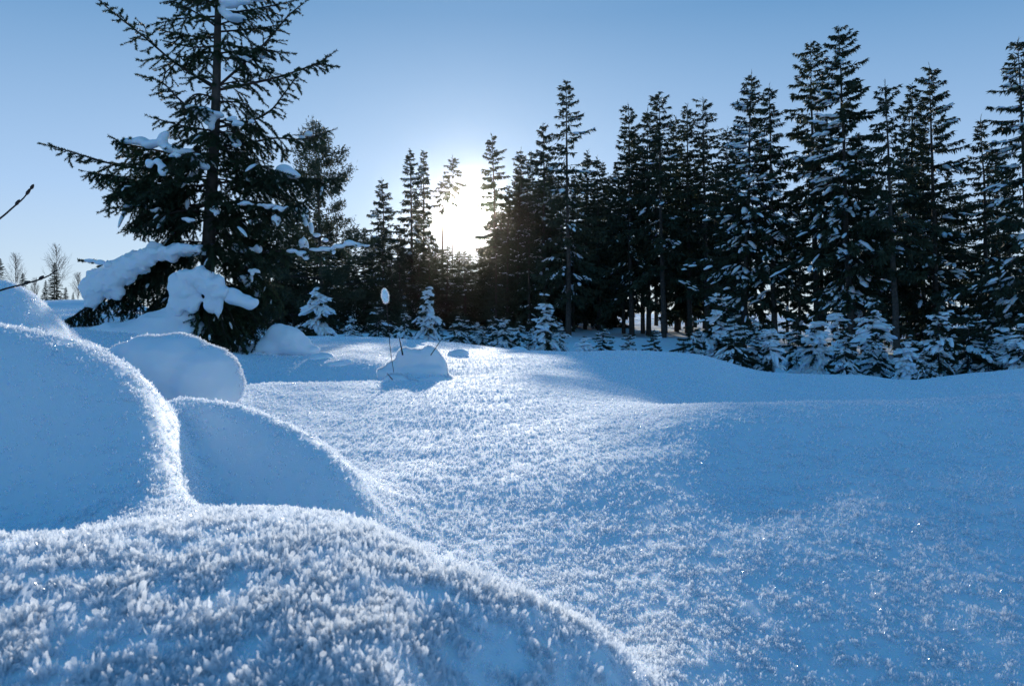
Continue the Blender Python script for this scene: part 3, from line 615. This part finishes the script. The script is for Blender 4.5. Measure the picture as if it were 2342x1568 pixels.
# ---------------------------------------------------------------- the big spruce
DS = 7.0
bx = at(472, 780, DS); BZ = float(ground(bx[0], bx[1])); ORG = np.array([bx[0], bx[1], BZ])
big = empty('spruce_tree', tuple(ORG), 'big dark spruce with heavy snow loads on its boughs at the left', 'spruce tree')
def loc(px, py, dy=0.0): return at(px, py, DS + dy) - ORG
mb = MB()
TR = curve([loc(470, 800), loc(472, 700), loc(477, 560), loc(486, 400), loc(494, 230), loc(498, 60), loc(502, -150), loc(505, -420)], 30)
tube(mb, TR, np.linspace(.082, .012, 30), 10); ob('trunk', mb.mesh('trunk', M['bark']), big)
def trunk_at(z): return np.array([np.interp(z, TR[:, 2], TR[:, 0]), np.interp(z, TR[:, 2], TR[:, 1]), z])
gS = np.random.default_rng(42)
def needles(mb, A, B_, g, sp=.0075, per=5, ln=.024, w=.0044):
    A = np.array(A); B_ = np.array(B_); d = B_ - A; Ls = np.linalg.norm(d, axis=1); d /= Ls[:, None] + 1e-9
    cnt = np.maximum(2, (Ls / sp).astype(int)) * per; i = np.repeat(np.arange(len(A)), cnt); n = len(i)
    t = g.random(n) ** .95; P = A[i] + d[i] * (t * Ls[i])[:, None]
    r = np.cross(d[i], g.normal(size=(n, 3))); r /= np.linalg.norm(r, axis=1)[:, None] + 1e-9
    D = d[i] * g.uniform(.35, .9, (n, 1)) + r; D /= np.linalg.norm(D, axis=1)[:, None]
    s = np.cross(D, d[i]); s /= np.linalg.norm(s, axis=1)[:, None] + 1e-9
    l_ = (ln * g.uniform(.75, 1.15, (n, 1)))
    v = np.stack([P - s * w, P + s * w, P + D * l_], 1)
    mb.add(v.reshape(-1, 3), tris=np.arange(n * 3).reshape(-1, 3))
TIPS = []
def bough(pts, rad=.012, hang=.5, twig=.34, gap=.055, bare=.12, density=1.0, snow=None, label=None, updown=0.0):
    g = gS; pts = curve(pts, 16); seg = np.linalg.norm(np.diff(pts, axis=0), axis=1); Lt = seg.sum(); cs = np.concatenate([[0], np.cumsum(seg)])
    wd = MB(); tube(wd, pts, np.linspace(rad, .003, 16), 6); A, B_ = [], []
    for k in range(int(Lt * .72), 16): pass
    i0 = 8
    for k in range(i0, 15): A.append(pts[k]); B_.append(pts[k + 1])
    s = bare * Lt; side = 1
    while s < Lt * .985:
        p = np.array([np.interp(s, cs, pts[:, i]) for i in range(3)]); k = min(14, np.searchsorted(cs, s) - 1)
        ax = pts[k + 1] - pts[k]; ax /= np.linalg.norm(ax)
        lat = np.cross(ax, [0, 0, 1]); lat /= np.linalg.norm(lat) + 1e-9; dn = np.cross(ax, lat); dn = dn if dn[2] < 0 else -dn
        for _ in range(1 if density < 1.2 else 2):
            if g.random() > density: continue
            side = -side; ph = g.uniform(-.55, 1.15) if updown < .5 else g.uniform(-1.2, 1.2)
            pr = lat * side * math.cos(ph) + dn * math.sin(ph)
            d = ax * g.uniform(.55, .95) + pr * g.uniform(.7, 1.0); d /= np.linalg.norm(d)
            frac = s / Lt
            ln = twig * min(1.0, (.18 + 1.25 * (1 - frac))) * min(1, .45 + 2.2 * frac) * g.uniform(.55, 1.15); ln = min(ln, .10 + (Lt - s) * .8)
            q3 = p + d * ln * .5 + np.array([0, 0, -hang * ln * .16]); q4 = p + d * ln * (1 - .25 * hang) + np.array([0, 0, -hang * ln * .62])
            tube(wd, [p, q3, q4], [.0042, .003, .0018], 3); A += [p + (q3 - p) * .12, q3]; B_ += [q3, q4]
            m_ = int(ln / .048)
            for j in range(m_):
                f = (j + g.uniform(.3, .8)) / max(m_, 1); b0 = p + (q3 - p) * f * 2 if f < .5 else q3 + (q4 - q3) * (f - .5) * 2
                sd = 1 if j % 2 else -1; l2 = np.cross(d, [0, 0, 1]); l2 /= np.linalg.norm(l2) + 1e-9
                d2 = d * .75 + l2 * sd * .8 + np.array([0, 0, g.uniform(-.75, .15) * (.4 + hang)]); d2 /= np.linalg.norm(d2)
                l3 = g.uniform(.08, .17) * (1.1 - f * .5) * min(1, ln / .2 + .2); e = b0 + d2 * l3 + np.array([0, 0, -hang * l3 * .25]); A.append(b0); B_.append(e)
        s += gap * .78 * g.uniform(.75, 1.3)
    A.append(pts[-1]); B_.append(pts[-1] + (pts[-1] - pts[-2]) / np.linalg.norm(pts[-1] - pts[-2]) * .07)
    wo_ = ob('bough', wd.mesh('bough', M['twig']), big)
    if hang > .55:
        sm = MB(); kk = g.integers(0, len(A), int(len(A) * .03)); kk = kk[g.random(len(kk)) < .8]
        if len(kk):
            Ac = np.array([(np.array(A[i_]) + np.array(B_[i_])) / 2 for i_ in kk]) + np.array([0, 0, .012]); dd = np.array([np.array(B_[i_]) - np.array(A[i_]) for i_ in kk])
            rr = g.lognormal(-4.35, .4, len(kk)); lumps(sm, Ac, np.stack([rr * g.uniform(2.0, 4.5, len(kk)), rr, rr * .6], -1), np.arctan2(dd[:, 1], dd[:, 0]), g, 2, -np.arctan2(dd[:, 2], np.hypot(dd[:, 0], dd[:, 1])))
            so = ob('snow', sm.mesh('snow', M['snow']), wo_); so['kind'] = 'stuff'
    if label: wo_['label'] = label
    nd = MB(); needles(nd, A, B_, g); ob('needles', nd.mesh('needles', M['needles'], smooth=False), wo_)
    return wo_
def PB(pl, dy_end, **k):
    """bough given by sight-line points; the far end lies dy_end nearer (-) or farther (+) than the trunk"""
    n = len(pl); return bough([loc(x, y, dy_end * (i / (n - 1)) ** 1.1) for i, (x, y) in enumerate(pl)], **k)
b_left = {}
PB([(496, 205), (402, 145), (329, 84), (275, 42), (226, 0), (205, -25)], -.10, rad=.014, hang=.35, twig=.24, gap=.075, bare=.1, updown=1)
PB([(402, 145), (378, 168), (372, 190)], .05, rad=.006, hang=.6, twig=.14)
PB([(492, 282), (421, 237), (383, 199), (360, 184), (325, 174)], .12, rad=.012, hang=.35, twig=.22, gap=.065)
PB([(490, 300), (432, 291), (383, 279), (350, 269)], -.25, rad=.010, hang=.5, twig=.26)
b_left['B'] = PB([(484, 392), (421, 360), (344, 341), (287, 329), (262, 318)], -.35, rad=.016, hang=.75, twig=.42, gap=.045, density=1.3)
b_left['L'] = PB([(484, 415), (344, 388), (268, 378), (191, 356), (145, 342), (103, 331)], .1, rad=.015, hang=.5, twig=.26, gap=.065, density=1)
PB([(482, 440), (344, 420), (260, 404), (199, 393)], -.2, rad=.014, hang=.75, twig=.40, gap=.042, density=1.3)
PB([(482, 425), (380, 425), (300, 430), (250, 447)], -.5, rad=.013, hang=.8, twig=.42, gap=.042, density=1.3)
PB([(481, 468), (382, 471), (325, 472), (268, 474), (237, 482)], .05, rad=.013, hang=.7, twig=.32, gap=.05)
PB([(481, 470), (400, 480), (330, 490), (295, 520)], -.4, rad=.011, hang=.9, twig=.34, gap=.045, density=1.2)
PB([(480, 500), (420, 520), (385, 550), (368, 575)], -.25, rad=.010, hang=.9, twig=.26)
b_left['F'] = PB([(479, 575), (400, 582), (330, 604), (270, 640), (215, 690), (170, 722), (153, 735)], -.45, rad=.022, hang=1.0, twig=.46, gap=.05, bare=.1, density=1.3)
PB([(479, 578), (380, 590), (320, 640), (290, 700)], -.2, rad=.014, hang=1.0, twig=.40, gap=.05)
b_left['I'] = PB([(300, 612), (260, 612), (225, 600), (191, 596)], -.5, rad=.008, hang=.2, twig=.10)
# right side
PB([(500, 197), (574, 130), (620, 84), (658, 38), (694, 8)], .1, rad=.013, hang=.35, twig=.24, gap=.06, updown=1)
b_left['R2'] = PB([(498, 206), (574, 191), (631, 178), (689, 159), (734, 141), (757, 125)], -.15, rad=.014, hang=.5, twig=.26, gap=.062, updown=1)
PB([(700, 155), (735, 148), (764, 152)], -.15, rad=.005, hang=.2, twig=.10, gap=.04)
PB([(494, 292), (574, 276), (620, 252), (650, 214), (678, 176)], -.25, rad=.013, hang=.5, twig=.26, gap=.06)
b_left['R4'] = PB([(491, 338), (574, 326), (631, 316), (689, 319), (730, 308), (756, 299)], .1, rad=.013, hang=.7, twig=.32, gap=.055)
b_left['R5'] = PB([(487, 420), (555, 412), (612, 405), (669, 408), (780, 411)], -.1, rad=.013, hang=.85, twig=.36, gap=.05, density=1.2)
b_left['R6'] = PB([(484, 468), (555, 460), (650, 472), (708, 458)], -.35, rad=.012, hang=.9, twig=.36, gap=.05, density=1.2)
PB([(482, 498), (574, 505), (650, 530), (720, 562)], .15, rad=.012, hang=1, twig=.34, gap=.05)
b_left['R8'] = PB([(480, 560), (560, 575), (651, 574), (740, 570), (842, 558)], -.2, rad=.012, hang=.7, twig=.24, gap=.075)
PB([(480, 575), (545, 600), (600, 640), (640, 690)], -.3, rad=.014, hang=1, twig=.36, gap=.05, density=1.2)
PB([(486, 380), (560, 372), (610, 385), (660, 400)], -.4, rad=.011, hang=.8, twig=.34, gap=.05)
PB([(480, 530), (560, 545), (620, 560), (665, 590)], .3, rad=.012, hang=1, twig=.36, gap=.05, density=1.2)
# upper part
for pl, dy in [([(498, 38), (421, 42), (356, 55)], -.1), ([(498, 88), (428, 82), (372, 70)], .1), ([(497, 105), (440, 108), (385, 96)], -.2), ([(499, 10), (440, -5), (382, 5)], .1),
               ([(500, 31), (574, 23), (673, 2)], -.1), ([(499, 73), (574, 67), (640, 58)], .2), ([(498, 99), (574, 111), (662, 122)], -.15), ([(497, 130), (560, 140), (618, 165)], .15),
               ([(500, 0), (580, -15), (690, -30)], .0), ([(497, 120), (450, 125), (430, 160)], .1), ([(500, -40), (430, -60), (370, -70)], 0), ([(501, -70), (560, -95), (640, -125)], 0),
               ([(501, -110), (440, -150), (400, -165)], 0), ([(502, -150), (560, -190), (600, -215)], 0), ([(502, -200), (450, -240), (425, -250)], 0), ([(503, -250), (540, -290), (560, -300)], 0),
               ([(495, 225), (450, 215), (425, 235)], -.2), ([(494, 232), (550, 236), (590, 262)], -.2)]:
    PB(pl, dy, rad=.010, hang=.55, twig=.22, gap=.058)
# boughs that point towards and away from the camera, fanned round the trunk
zz_ = BZ
for z, cnt, Lb, hg in [(.95, 5, .95, .9), (1.15, 5, .9, .9), (1.35, 4, .8, .85), (1.55, 5, .8, .85), (1.75, 5, .75, .8), (1.95, 5, .7, .75), (2.15, 4, .6, .7), (2.4, 3, .45, .6), (2.65, 3, .45, .55), (2.9, 3, .5, .5), (3.15, 3, .45, .5), (3.45, 3, .4, .5), (3.8, 4, .4, .4), (4.2, 4, .3, .4)]:
    a0 = gS.uniform(0, 6.28)
    for k in range(cnt):
        a = a0 + k * 2 * math.pi / cnt + gS.normal(0, .2); Lx = Lb * gS.uniform(.7, 1.1) * (1 - .25 * abs(math.cos(a)))
        p0 = trunk_at(z + gS.uniform(-.08, .08)); rise = .15 + .25 * (z > 2.3)
        pts = [p0 + np.array([math.cos(a) * Lx * s, math.sin(a) * Lx * s, Lx * (rise * s - (.45 if z < 2.2 else .2) * s * s)]) for s in (0, .35, .7, 1)]
        bough(pts, rad=.010, hang=hg, twig=.28 if z < 2.3 else .2, gap=.07)
# skirt: lowest boughs pressed down by snow
for k, (ex, ey, dy) in enumerate([(400, 770, -.5), (440, 790, -.75), (480, 800, -.85), (520, 800, -.8), (560, 800, -.65), (600, 790, -.4), (630, 765, -.1), (590, 740, -.3), (540, 775, -.6), (460, 780, -.5), (500, 770, -.5), (350, 740, -.2), (330, 720, .3), (640, 730, .3)]):
    p0 = trunk_at(.45 + .04 * (k % 4)); e = loc(ex, ey, dy); mid = (p0 + e) / 2 + np.array([0, 0, .16])
    bough([p0, mid, e], rad=.013, hang=1.0, twig=.34, gap=.05, density=1.0)
# snow loads on its boughs, one smooth body each
PXM = DS / F
def load(bl, dy=0.0, dep=1.0, parent=None, vox=.014, lump=.02, seed=0, label=None, lscale=9):
    """bl: (px, py, half width px, half height px[, extra depth])"""
    B = [(loc(b[0], b[1], dy + (b[4] if len(b) > 4 else 0)), (b[2] * PXM, max(b[2] * PXM * .8 * dep, .03), b[3] * PXM)) for b in bl]
    me = snow_mass('snow_load', B, voxel=vox, lump=lump, seed=seed, smooth=4, lscale=lscale)
    o = ob('snow_load', me, parent or big)
    if label: o['label'] = label
    return o
load([(440, 247, 18, 6), (462, 256, 22, 10), (490, 262, 24, 8), (478, 275, 16, 12), (484, 288, 9, 12)], -.22, seed=1, parent=None)
load([(292, 323, 18, 7), (318, 321, 20, 9), (345, 329, 22, 9), (372, 322, 12, 20), (380, 308, 9, 9), (392, 341, 22, 10), (420, 349, 24, 10), (446, 362, 20, 10), (466, 380, 14, 9)], -.30, seed=2, parent=b_left['B'])
load([(340, 375, 9, 12), (372, 388, 12, 14), (360, 370, 10, 8)], -.5, seed=15)
load([(654, 396, 27, 12), (650, 388, 20, 12), (672, 402, 16, 8)], -.12, seed=3, parent=b_left['R5'], lump=.006)
load([(600, 405, 16, 6), (575, 409, 16, 6), (630, 406, 12, 5)], -.12, seed=4, parent=b_left['R5'])
load([(522, 8, 24, 8), (555, 4, 20, 8), (590, -4, 20, 5), (540, 42, 26, 7), (520, 35, 12, 10), (505, 22, 8, 14)], -.2, seed=5)
load([(706, 306, 10, 6), (690, 314, 8, 5)], .08, seed=6, parent=b_left['R4'], lump=.004, vox=.008)
load([(452, 572, 22, 9), (425, 572, 28, 13), (392, 575, 34, 18), (360, 577, 34, 18), (335, 588, 30, 20), (308, 602, 34, 24), (275, 620, 38, 30), (243, 642, 42, 34), (215, 656, 30, 30), (212, 682, 20, 18), (265, 664, 20, 18)], -.42, seed=7, parent=b_left['F'], lump=.055, vox=.013, lscale=17)
load([(205, 596, 12, 4), (228, 600, 12, 6), (250, 606, 12, 7)], -.5, seed=8, parent=b_left['I'], vox=.008, lump=.005)
load([(420, 655, 34, 30), (448, 634, 40, 22), (480, 652, 32, 24), (505, 672, 24, 16), (440, 690, 18, 26), (482, 690, 16, 22), (410, 690, 22, 30), (500, 700, 10, 26)], -.65, seed=9, lump=.055, vox=.013, lscale=16)
load([(528, 668, 24, 12), (545, 684, 30, 16), (565, 690, 26, 14), (512, 660, 16, 8)], -.62, seed=10, lump=.03)
load([(560, 638, 16, 10), (578, 652, 18, 10), (592, 672, 12, 10)], -.2, seed=11, lump=.02)
load([(540, 565, 12, 14), (565, 572, 18, 8), (590, 568, 10, 12)], -.1, seed=14)
load([(668, 575, 14, 5), (690, 580, 12, 7), (700, 588, 8, 7), (722, 572, 16, 4), (745, 568, 16, 5), (762, 574, 5, 8), (775, 562, 16, 5), (800, 556, 14, 7), (818, 560, 10, 6), (835, 560, 12, 3)], -.17, seed=16, parent=b_left['R8'], vox=.008, lump=.012)
load([(690, 553, 9, 8)], -.1, seed=17, vox=.008)
load([(700, 500, 7, 18), (712, 520, 6, 14), (725, 535, 10, 5), (745, 548, 8, 5)], .1, seed=18, vox=.008)
load([(310, 463, 16, 6), (335, 470, 14, 5), (290, 470, 12, 5)], -.05, seed=19, vox=.01)
load([(530, 272, 12, 5), (545, 285, 14, 6), (575, 278, 8, 4)], -.3, seed=20, vox=.01)
for k, (x, y, a, b, d) in enumerate([(522, 157, 9, 5, -.15), (560, 132, 10, 5, -.15), (605, 128, 9, 6, 0), (400, 355, 10, 6, -.6), (360, 480, 14, 6, -.3), (430, 500, 12, 6, -.4), (560, 465, 14, 5, -.3), (640, 475, 14, 6, -.35), (690, 480, 12, 10, -.3), (580, 505, 10, 6, -.2),
        (600, 530, 12, 5, .1), (420, 30, 8, 6, -.1), (540, 330, 9, 4, -.2), (690, 560, 8, 5, 0), (610, 470, 18, 5, -.3), (490, 480, 8, 9, -.35), (580, 620, 10, 8, -.3), (630, 500, 8, 12, -.3)]):
    load([(x, y, a * .8, b * .7), (x + a * .9, y + 2, a * .6, b * .6), (x - a * .8, y + q.uniform(-1, 4), a * .5, b * .5), (x + q.uniform(-.5, .5) * a, y + b * .8, a * .4, b * .7)], d, seed=30 + k, vox=.007, lump=.02, lscale=20)
# frozen drifts round its foot
def drift(name, bl, Y, lab, vox=.02, lump=.03, seed=0, frost=0, fsize=.007, snap=False, lscale=8, cat='snow mound'):
    o0 = at(bl[0][0], bl[0][1], Y); B = []
    for b in bl:
        yy = Y + (b[4] if len(b) > 4 else 0); c = at(b[0], b[1], yy); k = yy / F
        if snap: c[2] = float(ground(c[0], c[1])) + .1 * b[3] * k
        B.append((c, (b[2] * k, (b[5] if len(b) > 5 else b[2] * k * .8), b[3] * k)))
    o0[2] = float(ground(o0[0], o0[1]))
    me = snow_mass(name, B, voxel=vox, lump=lump, seed=seed, origin=o0, smooth=8, lscale=lscale, m=M['ground'] if frost else M['snow'])
    o = ob(name, me); o.location = o0; tag(o, lab, cat)
    if frost:
        n = len(me.vertices); v = np.zeros(n * 3, np.float32); me.vertices.foreach_get('co', v); v = v.reshape(-1, 3)
        me.calc_loop_triangles(); t = np.zeros(len(me.loop_triangles) * 3, np.int32); me.loop_triangles.foreach_get('vertices', t); t = t.reshape(-1, 3)
        a, b_, c_ = v[t[:, 0]], v[t[:, 1]], v[t[:, 2]]; cr_ = np.cross(b_ - a, c_ - a); ar = np.linalg.norm(cr_, axis=1); nr = cr_ / (ar[:, None] + 1e-12)
        wgt = ar * np.clip(nr @ SD + .12, 0, .4); wgt /= wgt.sum(); i = rng.choice(len(t), frost, p=wgt); u = rng.random((frost, 2)); f = u.sum(1) > 1; u[f] = 1 - u[f]  # frost weighted towards the sun, leaving turned-away faces smooth like shade
        P = a[i] + (b_ - a)[i] * u[:, :1] + (c_ - a)[i] * u[:, 1:]
        s = scatter('hoar_frost', P, np.clip(rng.lognormal(-.1, .35, frost), .4, 2) * fsize, lean=.4, nrm=nr[i]); s.parent = o
    return o
drift('snow_mound', [(655, 778, 46, 34), (640, 770, 36, 30), (672, 790, 44, 26), (620, 792, 46, 22), (705, 800, 30, 12), (600, 800, 50, 16)], 6.7, 'rounded snow mound at the right foot of the big spruce', seed=3)
drift('snow_mound', [(375, 752, 70, 44), (330, 765, 90, 36), (420, 745, 40, 50), (405, 715, 28, 34), (280, 765, 90, 30), (430, 770, 60, 40)], 6.45, 'steep snow mound left of the hollow under the big spruce', seed=4, lump=.04)
drift('snow_mound', [(735, 812, 30, 13), (745, 815, 20, 10)], 6.2, 'low round bump of snow right of the big spruce', seed=5, vox=.012, snap=True)
drift('snow_mound', [(772, 832, 22, 9), (790, 834, 16, 7)], 5.7, 'smallest bump of snow in the trough right of the big spruce', seed=6, vox=.01, snap=True)
drift('snow_mound', [(1046, 806, 24, 14), (1058, 808, 18, 10)], 7.6, 'small smooth bump of snow right of the twiggy hummock', seed=7, vox=.012, snap=True)
drift('snow_mound', [(1185, 812, 30, 20), (1300, 830, 20, 16)][:1] + [(1280, 806, 26, 16)][:0], 12.5, 'distant snow lump at the foot of the saplings', seed=8)
# the pillow of snow and the hummock with twigs
drift('snow_pillow', [(300, 838, 70, 56), (350, 834, 80, 68, 0, .15), (405, 838, 95, 78, 0, .17), (462, 858, 84, 76, 0, .17), (502, 884, 50, 56, 0, .14), (430, 880, 90, 60, .05, .18)], 2.9,
      'big rounded pillow of snow with a frosted rim behind the left mounds', vox=.011, lump=.022, lscale=4, seed=9, frost=15000, fsize=.008, cat='snow pillow')
drift('snow_hummock', [(930, 820, 26, 26), (955, 824, 30, 26), (980, 822, 30, 30), (1002, 838, 20, 28), (1008, 850, 16, 22), (960, 850, 50, 18), (905, 838, 24, 14), (950, 866, 90, 14, 0, .28), (970, 852, 56, 24), (900, 852, 40, 16)], 5.3,
      'lumpy hummock of snow with two bare twigs poking out in mid field', vox=.012, lump=.018, lscale=12, seed=10, frost=12000, fsize=.012, cat='snow hummock')
drift('snow_hummock', [(905, 872, 30, 18), (885, 880, 20, 12), (935, 880, 30, 12)], 4.75, 'small low wedge of snow in front of the twiggy hummock', vox=.010, lump=.008, seed=11, frost=3000, fsize=.009, cat='snow hummock')
# ---------------------------------------------------------------- bare twigs
def twig(pl, Y, lab, r0=.0016, buds=(), dy=0.0, cat='twig', group='bare twigs poking out of the snow', r1=None):
    n = len(pl); P = [at(x, y, Y + dy * i / (n - 1)) for i, (x, y) in enumerate(pl)]; o0 = P[0]
    mb = MB(); c = curve(P, 14) - o0; tube(mb, c, np.linspace(r0, r1 or r0 * .45, 14), 6)
    o = tag(ob('bare_twig', mb.mesh('bare_twig', M['twig'])), lab, cat, group); o.location = o0
    for t_, ln, up in buds:
        i = int(t_ * 13); d = c[min(i + 1, 13)] - c[max(i - 1, 0)]; d /= np.linalg.norm(d); d = d + np.array([0, 0, up]); d /= np.linalg.norm(d)
        b = MB(); tube(b, [c[i], c[i] + d * ln * .3, c[i] + d * ln * .75, c[i] + d * ln], [r0 * .8, r0 * 1.5, r0 * 1.1, r0 * .2], 6)
        ob('bud', b.mesh('bud', M['twig']), o)
    return o
twig([(-150, 640), (-60, 545), (0, 500), (30, 474), (52, 455), (64, 440), (76, 426)], 1.25, 'bare budding twig reaching up into the sky at the left edge', .0019, [(.60, .012, .4), (.80, .014, .1), (.97, .010, .3)], group=None)
twig([(-160, 730), (-60, 688), (0, 664), (45, 652), (85, 641), (112, 630), (131, 617)], 1.42, 'bare twig lying low across the frosted rim at the left edge', .0024, [(.55, .014, .2), (.72, .012, .5)], group=None)
twig([(921, 812), (917, 790), (912, 768)], 5.2, 'upright bare twig on the left of the hummock', .006, [], group=None)
twig([(985, 812), (1000, 790), (1012, 772)], 5.15, 'thin slanting twig on the right of the hummock', .004, [], group=None)
twig([(898, 868), (891, 860), (885, 853)], 4.65, 'short dark twig stub on the low wedge of snow', .004, [], group=None)
# frosted seed head on a stalk
st = twig([(902, 860), (893, 800), (888, 740), (884, 690)], 4.9, 'white tuft of frost standing alone on a thin stalk in mid field', .0022, [], cat='frosted stalk', group=None, r1=.0022); st.name = 'frosted_stalk'
B0 = at(881, 676, 4.9); tm = snow_mass('frost_tuft', [(B0, (.022, .02, .038)), (B0 + np.array([.004, 0, -.02]), (.02, .018, .03)), (B0 + np.array([-.003, 0, .018]), (.018, .016, .03))], voxel=.004, lump=.004, seed=4, origin=np.array(st.location), smooth=3)
tf = ob('frost_tuft', tm, st)
n = len(tm.vertices); v = np.zeros(n * 3, np.float32); tm.vertices.foreach_get('co', v); v = v.reshape(-1, 3); cc = v.mean(0); nn = v - cc; nn /= np.linalg.norm(nn, axis=1)[:, None]
nd = MB(); k = rng.integers(0, n, 900); blades(nd, v[k], nn[k] + rng.normal(0, .35, (900, 3)), rng.uniform(.005, .012, 900), rng.uniform(.0012, .0025, 900), rng); ob('hoar_frost', nd.mesh('hoar_frost', M['frost'], smooth=False), tf)['kind'] = 'stuff'

# ---------------------------------------------------------------- added thin volume, stands in for the lens glare round the sun
import bmesh
bm = bmesh.new(); bmesh.ops.create_cube(bm, size=1)
for v_ in bm.verts: v_.co = Vector((v_.co.x * 336, v_.co.y * 336, v_.co.z * 24 + 8.6))
me = bpy.data.meshes.new('glare_haze'); bm.to_mesh(me); bm.free()
m_ = bpy.data.materials.new('glare_haze'); m_.use_nodes = True; n_ = m_.node_tree.nodes; n_.clear(); o_ = n_.new('ShaderNodeOutputMaterial')
pv = n_.new('ShaderNodeVolumePrincipled'); pv.inputs['Density'].default_value = .000062; pv.inputs['Anisotropy'].default_value = .98; pv.inputs['Color'].default_value = (1, .96, .90, 1)
m_.node_tree.links.new(pv.outputs[0], o_.inputs['Volume']); me.materials.append(m_)
tag(ob('glare_haze', me), kind='stuff')
